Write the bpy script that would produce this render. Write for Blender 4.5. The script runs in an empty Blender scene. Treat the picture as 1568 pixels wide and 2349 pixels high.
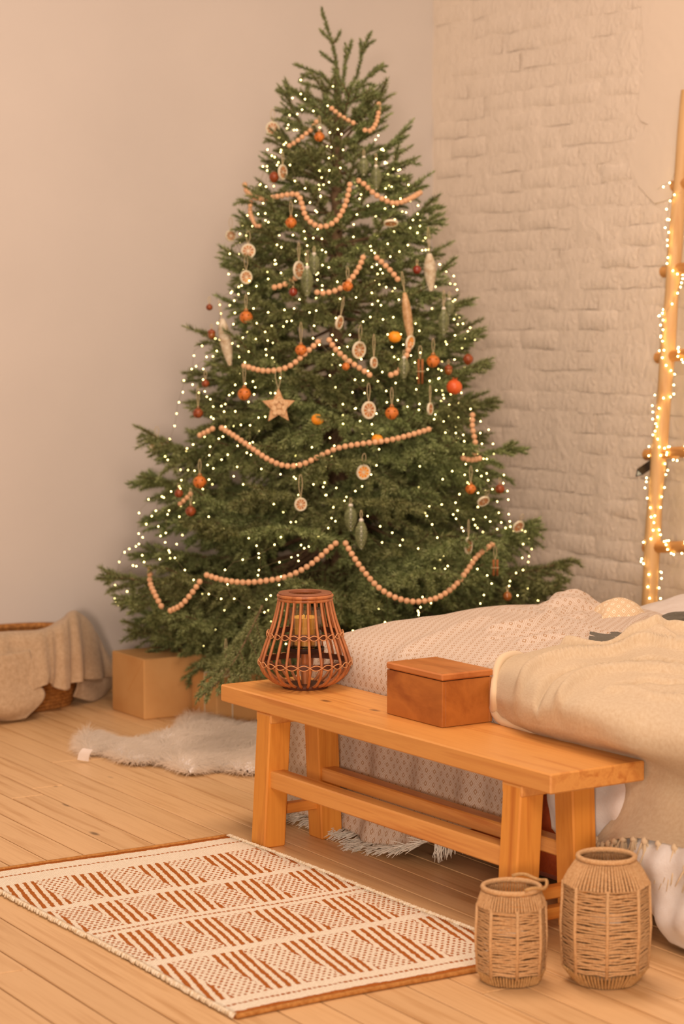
import bpy, bmesh, math, random
import numpy as np
from mathutils import Vector, Matrix

random.seed(7)
rng = np.random.default_rng(11)
scene = bpy.context.scene
COL = scene.collection

# ------------------------------------------------------------------ camera
FPX, PITCH, YAW, EYE = 5000.0, math.radians(4.95), math.radians(33.4), 1.54
FW = np.array([math.sin(YAW)*math.cos(PITCH), math.cos(YAW)*math.cos(PITCH), -math.sin(PITCH)])
RT = np.array([math.cos(YAW), -math.sin(YAW), 0.0])
UP = np.cross(RT, FW)
CAM = np.array([0, 0, EYE])
cd = bpy.data.cameras.new('camera'); cam = bpy.data.objects.new('camera', cd); COL.objects.link(cam)
M = Matrix(((RT[0], UP[0], -FW[0], CAM[0]), (RT[1], UP[1], -FW[1], CAM[1]), (RT[2], UP[2], -FW[2], CAM[2]), (0, 0, 0, 1)))
cam.matrix_world = M
cd.sensor_fit = 'VERTICAL'; cd.sensor_height = 36.0; cd.lens = FPX/2349*36.0
cd.dof.use_dof = True; cd.dof.focus_distance = 6.25; cd.dof.aperture_fstop = 3.0
scene.camera = cam

# ------------------------------------------------------------------ light
world = bpy.data.worlds.new('room_light'); scene.world = world; world.use_nodes = True
bg = world.node_tree.nodes['Background']
bg.inputs[0].default_value = (1.0, 0.68, 0.50, 1); bg.inputs[1].default_value = 0.39
def area(name, loc, aim, size, power, color):
    l = bpy.data.lights.new(name, 'AREA'); l.shape = 'DISK'; l.size = size; l.energy = power; l.color = color
    o = bpy.data.objects.new(name, l); COL.objects.link(o); o.location = loc
    d = Vector(aim) - Vector(loc); o.rotation_euler = d.to_track_quat('-Z', 'Y').to_euler()
    return o
area('room_lamp', (-3.0, -3.2, 1.9), (4.4, 6.4, 1.0), 1.1, 400, (1.0, 0.695, 0.53))
area('ceiling_lamp', (3.35, 5.0, 3.8), (3.4, 5.3, 0.0), 1.7, 82, (1.0, 0.69, 0.52))
area('added_fill_light', (1.2, 0.3, 3.2), (4.2, 5.6, 0.3), 1.4, 92, (1.0, 0.69, 0.52))  # added unseen fill, not a room fixture: brightens bench end and other near-facing sides
vs = scene.view_settings
vs.view_transform = 'Standard'; vs.look = 'None'; vs.exposure = 0.08; vs.gamma = 1.0; vs.use_curve_mapping = False
scene.cycles.use_adaptive_sampling = True; scene.cycles.adaptive_threshold = 0.05; scene.cycles.max_bounces = 4; scene.cycles.diffuse_bounces = 3; scene.cycles.glossy_bounces = 2
scene.cycles.transmission_bounces = 4; scene.cycles.sample_clamp_indirect = 4.0
scene.cycles.caustics_reflective = False; scene.cycles.caustics_refractive = False

# ------------------------------------------------------------------ picture geometry -> world points (real depth given by a plane)
def ray(x, y): return FW + RT*(x-784.0)/FPX - UP*(y-1174.5)/FPX
def onz(x, y, z): d = ray(x, y); return CAM + d*(z-EYE)/d[2]
def onX(x, y, X): d = ray(x, y); return CAM + d*X/d[0]
def onY(x, y, Y): d = ray(x, y); return CAM + d*Y/d[1]
def atd(x, y, t): return CAM + ray(x, y)*t

# ------------------------------------------------------------------ helpers
def lin(c):
    c = c/255.0
    return c/12.92 if c <= .04045 else ((c+.055)/1.055)**2.4
LIT = np.array([lin(232), lin(198), lin(171)])
def T(r, g, b):
    """albedo that shows as this sRGB colour under the room's warm light"""
    a = np.clip(np.array([lin(r), lin(g), lin(b)])/LIT*0.82, 0.001, 0.92)
    return (a[0], a[1], a[2], 1.0)

def empty(name, loc=(0, 0, 0), rot=(0, 0, 0), parent=None):
    o = bpy.data.objects.new(name, None); COL.objects.link(o)
    o.location = loc; o.rotation_euler = rot; o.empty_display_size = .05
    if parent is not None: o.parent = parent
    return o
def tag(o, label=None, cat=None, group=None, kind=None):
    if label: o['label'] = label
    if cat: o['category'] = cat
    if group: o['group'] = group
    if kind: o['kind'] = kind
    return o
def thing(name, label, cat, loc=(0, 0, 0), rot=(0, 0, 0), group=None):
    return tag(empty(name, [float(v) for v in loc], rot), label, cat, group)

class MB:
    """collects geometry, builds ONE mesh"""
    def __init__(s): s.V = []; s.F = []; s.n = 0; s.mi = []
    def add(s, V, F, m=0):
        V = np.asarray(V, float).reshape(-1, 3)
        s.V.append(V); s.F += [tuple(int(i)+s.n for i in f) for f in F]; s.mi += [m]*len(F); s.n += len(V); return s
    def obox(s, c, size, ax=None, b=0.0, m=0, top=None):
        """chamfered box; ax = 3x3 rows of axes; top = scale of the +z end (taper)"""
        h = np.array(size, float)/2; ax = np.eye(3) if ax is None else np.asarray(ax, float)
        b = min(b, h.min()*.9); V = []; I = {}
        for sx in (-1, 1):
            for sy in (-1, 1):
                for sz in (-1, 1):
                    sg = np.array((sx, sy, sz))
                    for k in range(3 if b > 0 else 1):
                        q = h - b
                        if b > 0: q = q.copy(); q[k] = h[k]
                        p = sg*q
                        if top is not None:
                            f = (p[2]+h[2])/(2*h[2]); p = np.array([p[0]*(1+(top-1)*f), p[1]*(1+(top-1)*f), p[2]])
                        I[(sx, sy, sz, k)] = len(V); V.append(p @ ax + np.asarray(c, float))
        g = lambda a, k: I[(a[0], a[1], a[2], k if b > 0 else 0)]
        F = []
        for k in range(3):
            i, j = [(1, 2), (2, 0), (0, 1)][k]
            for sg in (-1, 1):
                q = []
                for a_, b_ in ((-1, -1), (1, -1), (1, 1), (-1, 1)):
                    t = [0, 0, 0]; t[k] = sg; t[i] = a_; t[j] = b_; q.append(g(t, k))
                F.append(q if sg > 0 else q[::-1])
            if b > 0:
                for a_ in (-1, 1):
                    for b_ in (-1, 1):
                        q = []
                        for e, kk in ((-1, i), (1, i), (1, j), (-1, j)):
                            t = [0, 0, 0]; t[k] = e; t[i] = a_; t[j] = b_; q.append(g(t, kk))
                        F.append(q if a_*b_ < 0 else q[::-1])
        if b > 0:
            for sx in (-1, 1):
                for sy in (-1, 1):
                    for sz in (-1, 1):
                        q = [g((sx, sy, sz), k) for k in range(3)]
                        F.append(q if sx*sy*sz > 0 else q[::-1])
        return s.add(V, F, m)
    def beam(s, p0, p1, w, h, b=.004, upv=(0, 0, 1), m=0):
        p0 = np.asarray(p0, float); p1 = np.asarray(p1, float); z = p1-p0; L = np.linalg.norm(z); z /= L
        x = np.cross(upv, z)
        if np.linalg.norm(x) < 1e-6: x = np.cross((0, 1, 0), z)
        x /= np.linalg.norm(x); y = np.cross(z, x)
        return s.obox((p0+p1)/2, (w, h, L), np.array([x, y, z]), b, m)
    def tube(s, P, r, n=8, closed=False, caps=True, m=0, squash=None):
        P = np.asarray(P, float); k = len(P); r = np.broadcast_to(np.asarray(r, float), (k,))
        if closed: t = np.roll(P, -1, 0)-np.roll(P, 1, 0)
        else: t = np.gradient(P, axis=0)
        t /= np.maximum(np.linalg.norm(t, axis=1, keepdims=True), 1e-9)
        ref = np.array([0, 0, 1.]) if abs(t[0][2]) < .9 else np.array([1., 0, 0])
        x = np.cross(t[0], ref); x /= np.linalg.norm(x); X = [x]
        for i in range(1, k):
            x = x - t[i]*(x@t[i]); x /= max(np.linalg.norm(x), 1e-9); X.append(x)
        X = np.array(X); Y = np.cross(t, X)
        a = np.arange(n)/n*2*math.pi
        V = P[:, None]+r[:, None, None]*(np.cos(a)[None, :, None]*X[:, None]+np.sin(a)[None, :, None]*Y[:, None])
        F = []
        for i in range(k if closed else k-1):
            j = (i+1) % k
            for q in range(n): F.append((i*n+q, i*n+(q+1) % n, j*n+(q+1) % n, j*n+q))
        if caps and not closed: F.append(tuple(range(n))[::-1]); F.append(tuple((k-1)*n+q for q in range(n)))
        return s.add(V, F, m)
    def lathe(s, prof, n=24, c=(0, 0, 0), m=0, capb=True, capt=True, fn=None):
        prof = np.asarray(prof, float); a = np.arange(n)/n*2*math.pi; k = len(prof)
        R = prof[:, 0][:, None]*(np.ones(n)[None] if fn is None else fn(a, prof[:, 1])); 
        V = np.stack([R*np.cos(a), R*np.sin(a), np.broadcast_to(prof[:, 1][:, None], R.shape)], -1)+np.asarray(c, float)
        F = []
        for i in range(k-1):
            for q in range(n): F.append((i*n+q, i*n+(q+1) % n, (i+1)*n+(q+1) % n, (i+1)*n+q))
        if capb: F.append(tuple(range(n))[::-1])
        if capt: F.append(tuple((k-1)*n+q for q in range(n)))
        return s.add(V, F, m)
    def ball(s, c, r, n=12, k=8, sc=(1, 1, 1), m=0):
        pr = [(max(math.sin(math.pi*i/k), .02), -math.cos(math.pi*i/k)) for i in range(k+1)]
        b = MB().lathe(pr, n); return s.add(b.V[0]*r*np.array(sc)+np.asarray(c, float), b.F, m)
    def grid(s, P, m=0, closed=False):
        P = np.asarray(P, float); a, b = P.shape[:2]; F = []
        for i in range(a-1):
            for j in range(b if closed else b-1): F.append((i*b+j, i*b+(j+1) % b, (i+1)*b+(j+1) % b, (i+1)*b+j))
        return s.add(P, F, m)
    def arr(s): return np.concatenate(s.V)
    def mesh(s, name, mats, smooth=True, off=(0, 0, 0), fix=False):
        me = bpy.data.meshes.new(name); V = s.arr()-np.asarray(off, float)
        me.from_pydata(V.tolist(), [], s.F)
        for mt in (mats if isinstance(mats, (list, tuple)) else [mats]): me.materials.append(mt)
        if any(s.mi): me.polygons.foreach_set('material_index', s.mi)
        if smooth: me.polygons.foreach_set('use_smooth', [True]*len(me.polygons))
        if fix:
            bm = bmesh.new(); bm.from_mesh(me); bmesh.ops.recalc_face_normals(bm, faces=bm.faces); bm.to_mesh(me); bm.free()
        me.update(); return me
    def build(s, name, mats, parent=None, smooth=False, off=None, fix=False, auto=None):
        """off: world point the vertices are relative to; default the parent's location"""
        if off is None: off = (0, 0, 0)
        me = s.mesh(name, mats, smooth, off, fix)
        if auto is not None and smooth: me.set_sharp_from_angle(angle=math.radians(auto))
        o = bpy.data.objects.new(name, me); COL.objects.link(o)
        if parent is not None: o.parent = parent
        return o
def put(name, me, parent=None, loc=(0, 0, 0), rot=(0, 0, 0), sc=(1, 1, 1)):
    o = bpy.data.objects.new(name, me); COL.objects.link(o); o.location = [float(v) for v in loc]; o.rotation_euler = rot; o.scale = sc
    if parent is not None: o.parent = parent
    return o
def copy_tree(o, parent=None):
    c = o.copy(); COL.objects.link(c); c.parent = parent
    for ch in o.children: copy_tree(ch, c)
    return c
def spline(P, n):
    """Catmull-Rom through points -> n samples"""
    P = np.asarray(P, float); k = len(P); E = np.concatenate([[2*P[0]-P[1]], P, [2*P[-1]-P[-2]]])
    u = np.linspace(0, k-1, n); i = np.minimum(u.astype(int), k-2); t = (u-i).reshape((-1,)+(1,)*(P.ndim-1))
    a, b, c, d = E[i], E[i+1], E[i+2], E[i+3]
    return .5*(2*b+(c-a)*t+(2*a-5*b+4*c-d)*t*t+(3*b-a-3*c+d)*t**3)
def patch(C, m, n):
    A = spline(np.asarray(C, float), m); return np.swapaxes(spline(np.swapaxes(A, 0, 1), n), 0, 1)
def vnoise(P, s, seed=0, oct=3):
    """cheap smooth noise from rotated sines, about -1..1"""
    r = np.random.default_rng(seed); P = np.asarray(P, float); o = np.zeros(P.shape[:-1]); a = 1.0; tot = 0
    for k in range(oct):
        for q in range(3):
            d = r.normal(size=P.shape[-1]); d /= np.linalg.norm(d)
            d2 = r.normal(size=P.shape[-1]); d2 /= np.linalg.norm(d2)
            o += a*np.sin(P@d*s*2**k*(.8+.5*r.random())+r.random()*6.3+1.3*np.sin(P@d2*s*2**k*.6+r.random()*6.3))/3
        tot += a; a *= .5
    return o/tot*1.6

# ------------------------------------------------------------------ materials
def newmat(name, rough=.8, spec=.3):
    m = bpy.data.materials.new(name); m.use_nodes = True; nt = m.node_tree; b = nt.nodes['Principled BSDF']
    b.inputs['Roughness'].default_value = rough; b.inputs['Specular IOR Level'].default_value = spec
    return m, nt, b
def nd(nt, t, **k):
    n = nt.nodes.new('ShaderNode'+t)
    for a, v in k.items():
        if a.startswith('p_'): setattr(n, a[2:], v)
        else:
            key = int(a[1:]) if a[0] == 'i' and a[1:].isdigit() else a.replace('_', ' ')
            if isinstance(v, bpy.types.NodeSocket): nt.links.new(v, n.inputs[key])
            else: n.inputs[key].default_value = v
    return n
def mth(nt, op, a, b=None, c=None):
    n = nt.nodes.new('ShaderNodeMath'); n.operation = op
    for i, v in enumerate((a, b, c)):
        if v is None: continue
        if isinstance(v, bpy.types.NodeSocket): nt.links.new(v, n.inputs[i])
        else: n.inputs[i].default_value = v
    return n.outputs[0]
def ramp(nt, fac, stops):
    n = nt.nodes.new('ShaderNodeValToRGB'); nt.links.new(fac, n.inputs[0]); e = n.color_ramp.elements
    while len(e) < len(stops): e.new(.5)
    for i, (p, c) in enumerate(stops): e[i].position = p; e[i].color = c
    return n.outputs[0]
def mixc(nt, fac, a, b):
    n = nt.nodes.new('ShaderNodeMix'); n.data_type = 'RGBA'
    for k, v in ((0, fac), (6, a), (7, b)):
        if isinstance(v, bpy.types.NodeSocket): nt.links.new(v, n.inputs[k])
        else: n.inputs[k].default_value = v
    return n.outputs[2]
def bump(nt, b, h, strength=.3, dist=.002):
    n = nd(nt, 'Bump', Height=h, Strength=strength, Distance=dist); nt.links.new(n.outputs[0], b.inputs['Normal'])
def coords(nt, scale=(1, 1, 1), kind='Object', rnd=False):
    tc = nt.nodes.new('ShaderNodeTexCoord'); out = tc.outputs[kind]
    if rnd:
        oi = nt.nodes.new('ShaderNodeObjectInfo'); v = nd(nt, 'VectorMath', p_operation='SCALE', i0=(17.3, 9.1, 5.7), Scale=oi.outputs['Random'])
        out = nd(nt, 'VectorMath', p_operation='ADD', i0=out, i1=v.outputs[0]).outputs[0]
    mp = nd(nt, 'Mapping', Vector=out, Scale=scale); return mp.outputs[0]
def plain(name, c, rough=.7, c2=None, scale=8, spec=.3, bmp=0, bscale=60, metal=0):
    m, nt, b = newmat(name, rough, spec)
    b.inputs['Metallic'].default_value = metal
    co = coords(nt)
    if c2 is None: c2 = tuple(x*.82 for x in c[:3])+(1,)
    n = nd(nt, 'TexNoise', Vector=co, Scale=scale, Detail=4.0)
    nt.links.new(ramp(nt, n.outputs[0], [(.35, c), (.68, c2)]), b.inputs['Base Color'])
    if bmp:
        n2 = nd(nt, 'TexNoise', Vector=co, Scale=bscale, Detail=3.0); bump(nt, b, n2.outputs[0], bmp, .003)
    return m
def wood(name, c1, c2, axis=1, cross=28.0, along=1.6, rough=.5, knots=None, rnd=False, spec=.35, vary=0.0, dark=.72):
    m, nt, b = newmat(name, rough, spec)
    sc = [cross]*3; sc[axis] = along
    co = coords(nt, sc, rnd=rnd)
    n1 = nd(nt, 'TexNoise', Vector=co, Scale=1.0, Detail=5.0, Roughness=.6, Distortion=.4)
    col = ramp(nt, n1.outputs[0], [(.30, c2), (.52, c1), (.75, tuple(.5*x+.5*y for x, y in zip(c1, c2)))])
    sc2 = [cross*.14]*3; sc2[axis] = along*.4
    n2 = nd(nt, 'TexNoise', Vector=coords(nt, sc2, rnd=rnd), Scale=1.0, Detail=2.0)
    dk = tuple(x*dark for x in c1[:3])+(1,)
    col = mixc(nt, ramp(nt, n2.outputs[0], [(.45, (0, 0, 0, 1)), (.75, (.55, .55, .55, 1))]), col, dk)
    if vary:
        oi = nt.nodes.new('ShaderNodeObjectInfo')
        hs = nd(nt, 'HueSaturation', Color=col, Value=mth(nt, 'MULTIPLY_ADD', oi.outputs['Random'], vary, 1-vary/2)); col = hs.outputs[0]
    if knots:
        sk = [knots[0]]*3; sk[axis] = knots[1]
        vo = nd(nt, 'TexVoronoi', Vector=coords(nt, sk, rnd=rnd), Scale=1.0, Randomness=1.0)
        pick = mth(nt, 'GREATER_THAN', nd(nt, 'SeparateColor', Color=vo.outputs['Color']).outputs[0], knots[3])
        f = mth(nt, 'MULTIPLY', pick, ramp(nt, vo.outputs['Distance'], [(knots[2]*.4, (.85, .85, .85, 1)), (knots[2], (0, 0, 0, 1))]))
        col = mixc(nt, f, col, tuple(x*.28 for x in c2[:3])+(1,))
    nt.links.new(col, b.inputs['Base Color'])
    bump(nt, b, n1.outputs[0], .12, .002)
    return m
def cloth_mat(name, c1, c2, scale=500, bmp=.5, fuzz=30, rough=.95, kind='UV'):
    m, nt, b = newmat(name, rough, .1)
    b.inputs['Sheen Weight'].default_value = .25
    co = coords(nt, kind=kind)
    n = nd(nt, 'TexNoise', Vector=co, Scale=fuzz, Detail=5.0, Roughness=.7)
    nt.links.new(ramp(nt, n.outputs[0], [(.35, c1), (.7, c2)]), b.inputs['Base Color'])
    n2 = nd(nt, 'TexNoise', Vector=co, Scale=scale, Detail=2.0); bump(nt, b, n2.outputs[0], bmp, .003)
    return m
# ================================================================== the room
WY, WX = 8.243, 5.93          # plain wall plane, brick wall plane
def paint_mat(name, c, b1, b2, s2, stretch=(1, 1, 1), rough=.75):
    m, nt, b = newmat(name, rough, .25)
    co = coords(nt, stretch)
    n = nd(nt, 'TexNoise', Vector=co, Scale=2.2, Detail=4.0)
    nt.links.new(ramp(nt, n.outputs[0], [(.3, c), (.75, tuple(x*.95 for x in c[:3])+(1,))]), b.inputs['Base Color'])
    n1 = nd(nt, 'TexNoise', Vector=co, Scale=s2, Detail=4.0, Roughness=.5, Distortion=1.2)
    n2 = nd(nt, 'TexNoise', Vector=co, Scale=s2*.3, Detail=3.0, Distortion=.6)
    rd = mth(nt, 'ABSOLUTE', mth(nt, 'SUBTRACT', n2.outputs[0], .5))
    bump(nt, b, mth(nt, 'ADD', n1.outputs[0], mth(nt, 'MULTIPLY', rd, -1.6)), b1, b2)
    return m
M_wall = paint_mat('white_wall_paint', T(220, 186, 157), .12, .002, 90)
M_brickpaint = paint_mat('painted_brick', T(245, 201, 162), .75, .010, 20, (1, 1, .75), rough=.6)
M_plaster = paint_mat('smooth_plaster_patch', T(245, 201, 162), .35, .006, 12, rough=.6)

o = MB().obox(((6.1+.3)/2, WY+.06, 1.85), (5.8, .12, 3.7)).build('wall_left', M_wall); tag(o, 'smooth off-white painted wall behind the tree', 'wall', kind='structure')
# brick wall: lumpy painted surface + single bricks standing slightly proud
yy = np.linspace(2.6, WY, 190); zz = np.linspace(0, 3.7, 130)
Y_, Z_ = np.meshgrid(yy, zz)
P = np.stack([WX+.004-.006*vnoise(np.stack([Y_, Z_*.8], -1), 13, 3, 4), Y_, Z_], -1)
wr = MB(); wr.grid(P); wr.obox((WX+.09, (2.6+WY)/2, 1.85), (.14, WY-2.6, 3.7))
wall_right = wr.build('wall_right', M_brickpaint, smooth=True, auto=40); tag(wall_right, 'whitewashed rough brick wall', 'wall', kind='structure')
bricks = []
for k in range(9):
    r = np.random.default_rng(40+k)
    u = np.array([0, .1, .35, .65, .9, 1.])-.5; v = np.array([0, .16, .5, .84, 1.])-.5
    Ug, Vg = np.meshgrid(u, v); e = np.minimum(1, np.minimum((.5-np.abs(Ug))*9, (.5-np.abs(Vg))*4.5))
    th = e**.6*(.0062+.003*r.random())+.0010*r.normal(size=e.shape)*(e > .1)-.003
    tilt = r.normal()*.0025
    X = -(th+tilt*Vg+r.normal()*.002*Ug)
    pts = np.stack([X, (Ug+.012*r.normal(size=Ug.shape))*.252, (Vg+.04*r.normal(size=Ug.shape))*.082], -1)
    b_ = MB().grid(pts); b_.F = [f[::-1] for f in b_.F]
    bricks.append(b_.mesh('brick', M_brickpaint, True))
rb = random.Random(5); nb = 0
for row in range(34):
    z = .34+row*.0865
    for c in range(9):
        y = 8.10-c*.262-(.131 if row % 2 else 0)
        if y < 6.05 or nb >= 298: continue
        if z > 2.15 and y < 6.62: continue
        put('brick', bricks[rb.randrange(9)], wall_right, (WX+.002, y+rb.uniform(-.008, .008), z+rb.uniform(-.005, .005)), (rb.uniform(-.02, .02), 0, 0), (rb.choice((.05, .15, .25, .35, .5, .7)), rb.uniform(.93, 1.03), rb.uniform(.9, 1.05))); nb += 1
# smooth plaster patch at the top right with a broken edge
edge = [(1465, -60), (1471, 30), (1476, 100), (1478, 150), (1466, 205), (1460, 262), (1470, 278), (1486, 285), (1462, 318), (1440, 372), (1462, 425), (1486, 452), (1500, 466), (1518, 462), (1538, 455), (1560, 470), (1600, 492), (1720, 500), (1720, -60)]
pl = [onX(x, y, WX-.007) for x, y in edge]
m_ = MB(); k = len(pl); front = np.array(pl); cen = front.mean(0); mid = cen+(front-cen)*1.012+np.array([.004, 0, 0]); back = mid+np.array([.03, 0, 0])
m_.add(np.concatenate([front, mid, back]), [tuple(range(k))]+[(i, k+i, k+(i+1) % k, (i+1) % k) for i in range(k)]+[(k+i, 2*k+i, 2*k+(i+1) % k, k+(i+1) % k) for i in range(k)])
m_.build('plaster_patch', M_plaster, wall_right, fix=True)['label'] = 'smooth plaster patch with a broken edge'

# floor: dark sub floor, planks laid on it one by one
M_sub = plain('dark_plank_gap', T(58, 32, 16), .9)
M_plank = wood('floor_plank_pine', T(220, 158, 100), T(192, 128, 72), axis=1, cross=45, along=1.6, rough=.42, knots=(10, 3.6, .13, .62), rnd=True, spec=.4, vary=.10, dark=.95)
floor = MB().obox((3.2, 5.2, -.03), (6.4, 7.6, .04)).build('floor', M_sub); tag(floor, 'pale pine plank floor', 'floor', kind='structure')
PA = math.radians(2.05); PW = .1165
pm = {}
for L in (1.4, 2.0, 2.6, 3.2): pm[L] = MB().obox((0, 0, -.006), (PW-.0042, L-.005, .012), b=.002).mesh('plank', M_plank, False)
rp = random.Random(3); dirv = np.array([math.sin(PA), math.cos(PA)]); nrm = np.array([math.cos(PA), -math.sin(PA)])
for i in range(-8, 47):
    p = 2.017+(i+.5)*PW; q = 1.6-rp.uniform(0, 1.4)
    while q < 8.4:
        L = rp.choice((2.0, 2.6, 3.2, 3.2)); c = nrm*p+dirv*(q+L/2)
        if q+L > 2.2 and .7 < c[0] < 6.1:
            if q+L > 8.45:
                for L in (3.2, 2.6, 2.0, 1.4):
                    if q+L < 8.5: break
                c = nrm*p+dirv*(q+L/2)
            put('plank', pm[L], floor, (c[0], c[1], 0), (0, 0, -PA))
        q += L
# baseboards
M_base = wood('baseboard_pine', T(206, 142, 84), T(180, 112, 58), axis=0, cross=30, along=1.5)
bb = MB(); bb.obox(((6.1+.3)/2-.1, WY-.009, .035), (5.6, .018, .07), b=.004); tag(bb.build('baseboard_left', M_base), 'low orange pine baseboard along the smooth wall', 'baseboard', kind='structure')
bb = MB(); bb.obox((WX-.012, 5.4, .035), (.018, 5.6, .07), b=.004); tag(bb.build('baseboard_right', M_base), 'low pine baseboard along the brick wall', 'baseboard', kind='structure')
# ================================================================== bench
M_bench = wood('bench_pine', T(222, 138, 62), T(192, 102, 36), axis=1, cross=34, along=1.5, rough=.40, knots=(9, 4.2, .13, .62), spec=.6, dark=.85)
M_benchz = wood('bench_leg_pine', T(222, 132, 48), T(192, 100, 30), axis=2, cross=34, along=1.8, rough=.45, knots=(11, 5, .13, .66), dark=.85)
B = np.array([3.44, 4.865, 0])
bench = thing('bench', 'long low pine bench at the foot of the bed', 'bench', B)
def bp(name, mb, mat=M_bench): return mb.build(name, mat, bench, off=B, smooth=False)
bp('seat', MB().obox((3.442, 4.866, .4245), (.302, 1.588, .051), b=.004))
def leg(name, y0, xt, xb):
    mb = MB(); h = .0375
    V = [(xb-h, y0-h, 0), (xb+h, y0-h, 0), (xb+h, y0+h, 0), (xb-h, y0+h, 0), (xt-h, y0-h, .40), (xt+h, y0-h, .40), (xt+h, y0+h, .40), (xt-h, y0+h, .40)]
    mb.add(V, [(3, 2, 1, 0), (4, 5, 6, 7), (0, 1, 5, 4), (1, 2, 6, 5), (2, 3, 7, 6), (3, 0, 4, 7)])
    o = bp(name, mb, M_benchz); o.modifiers.new('bevel', 'BEVEL').width = .004
for y in (5.42, 4.233):
    leg('leg', y, 3.335, 3.312); leg('leg', y, 3.497, 3.515)
    bp('cross_rail', MB().obox((3.438, y, .384), (.282, .082, .03), b=.003))
    bp('side_stretcher', MB().obox((3.4, y, .105), (.2, .032, .03), b=.003), wood('stretcher_pine', T(218, 128, 50), T(190, 98, 30), axis=0, along=1.5) if y > 5 else bpy.data.materials['stretcher_pine'])
bp('side_stretcher', MB().obox((3.4, 4.233, .052), (.2, .034, .03), b=.003), bpy.data.materials['stretcher_pine'])
bp('long_stretcher', MB().obox((3.322, 4.818, .204), (.05, 1.14, .052), b=.004))
bp('long_stretcher', MB().obox((3.502, 4.818, .200), (.05, 1.14, .04), b=.004))

# ================================================================== wooden box on the bench
M_box = wood('cherry_box_wood', T(184, 100, 38), T(144, 68, 22), axis=1, cross=9, along=4, rough=.4)
M_boxlid = wood('cherry_lid_wood', T(196, 108, 48), T(166, 82, 30), axis=1, cross=10, along=3, rough=.3, spec=.5)
bx = np.array([3.512, 4.838, .45])
t = thing('wooden_box', 'reddish brown wooden box with flat lid standing on the bench', 'box', bx)
bxW, bxL = .170, .264
mb = MB()
th_ = .011; zb, zt = 0.001, .126
for c, s in (((bxW/2-th_/2, 0), (th_, bxL)), ((-bxW/2+th_/2, 0), (th_, bxL)), ((0, bxL/2-th_/2), (bxW-2*th_, th_)), ((0, -bxL/2+th_/2), (bxW-2*th_, th_))):
    mb.obox((c[0], c[1], (zb+zt)/2), (s[0], s[1], zt-zb), b=.0015)
mb.obox((0, 0, .006), (bxW-2*th_, bxL-2*th_, .01))
mb.build('box_body', M_box, t)
MB().obox((0, 0, .1378), (bxW+.004, bxL+.004, .019), b=.004).build('lid', M_boxlid, t)
MB().obox((0, 0, .1275), (bxW-.012, bxL-.012, .004)).build('lid_rebate', plain('dark_rebate', T(60, 30, 14), .9), t)

# ================================================================== rattan lantern on the bench
M_rat = wood('dark_rattan', T(188, 104, 52), T(136, 64, 28), axis=2, cross=40, along=6, rough=.38, spec=.5)
M_ratl = plain('rattan_lacing', T(206, 130, 76), .5)
M_ratd = plain('dark_brown_wood', T(92, 46, 26), .5)
lan = np.array([3.4766, 5.4734, .45])
t = thing('rattan_lantern', 'dark brown pear-shaped rattan candle lantern on the bench end', 'lantern', lan)
prof = spline([(.066, .009), (.098, .022), (.125, .047), (.135, .077), (.128, .108), (.109, .16), (.094, .203), (.083, .248), (.078, .276)], 22)
rm = MB(); rm.tube(np.stack([prof[:, 0], 0*prof[:, 0], prof[:, 1]], -1), np.linspace(.0047, .0037, 22), 7)
rib = rm.mesh('rib', M_rat)
for k in range(24): put('rib', rib, t, (0, 0, 0), (0, 0, k*math.pi/12+.06))
def ringpts(r, z, n=48): a = np.arange(n)/n*2*math.pi; return np.stack([r*np.cos(a), r*np.sin(a), 0*a+z], -1)
MB().lathe([(.050, 0), (.068, .0), (.07, .006), (.066, .011), (.05, .011)], 40, capb=True, capt=True).build('base_disc', M_ratd, t, smooth=True, auto=40)
mb = MB(); mb.tube(ringpts(.0795, .268), .0052, 8, closed=True); mb.tube(ringpts(.0805, .278), .0052, 8, closed=True)
mb.build('top_hoop', M_rat, t, smooth=True)
mb = MB(); mb.lathe([(.05, .281), (.079, .281), (.081, .285), (.079, .288), (.05, .288), (.05, .281)], 40, capb=False, capt=False); mb.build('top_plate', plain('lantern_top_wood', T(150, 84, 52), .45), t, smooth=True, auto=40)
for zc, rr in ((.078, .1345), (.163, .1085)):
    mb = MB(); mb.lathe([(rr-.0075, zc-.009), (rr-.006, zc), (rr-.0085, zc+.009)], 48, capb=False, capt=False); mb.build('inner_hoop', M_ratd, t, smooth=True)
    mb = MB(); a = np.linspace(0, 2*math.pi, 192, endpoint=False)
    for sg in (0, math.pi):
        w = .0075*np.cos(12*(a-.06)+sg+math.pi/2); d = .0065+.001*np.cos(24*(a-.06)+sg)
        mb.tube(np.stack([(rr+d)*np.cos(a), (rr+d)*np.sin(a), zc+w], -1), .0016, 5, closed=True)
    mb.build('lacing', M_ratl, t, smooth=True)
MB().lathe([(.012, .011), (.012, .108), (.016, .112)], 14).build('post', M_rat, t, smooth=True, auto=40)
MB().lathe([(.02, .104), (.054, .108), (.058, .114), (.058, .122), (.052, .122), (.052, .117)], 32).build('candle_tray', plain('dark_candle_tray', T(52, 28, 20), .4), t, smooth=True, auto=40)
def glass_mat(name, c=(1, .95, .88, 1)):
    m, nt, b = newmat(name, .05, .5)
    tr = nd(nt, 'BsdfTransparent', Color=c); gl = nd(nt, 'BsdfGlossy', Roughness=.05, Color=(1, .95, .9, 1))
    fr = nd(nt, 'Fresnel', IOR=1.45); mx = nd(nt, 'MixShader', i0=mth(nt, 'MINIMUM', mth(nt, 'MULTIPLY_ADD', fr.outputs[0], .8, .04), 1.0), i1=tr.outputs[0], i2=gl.outputs[0])
    nt.links.new(mx.outputs[0], nt.nodes['Material Output'].inputs[0]); return m
M_glass = glass_mat('clear_glass')
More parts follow.
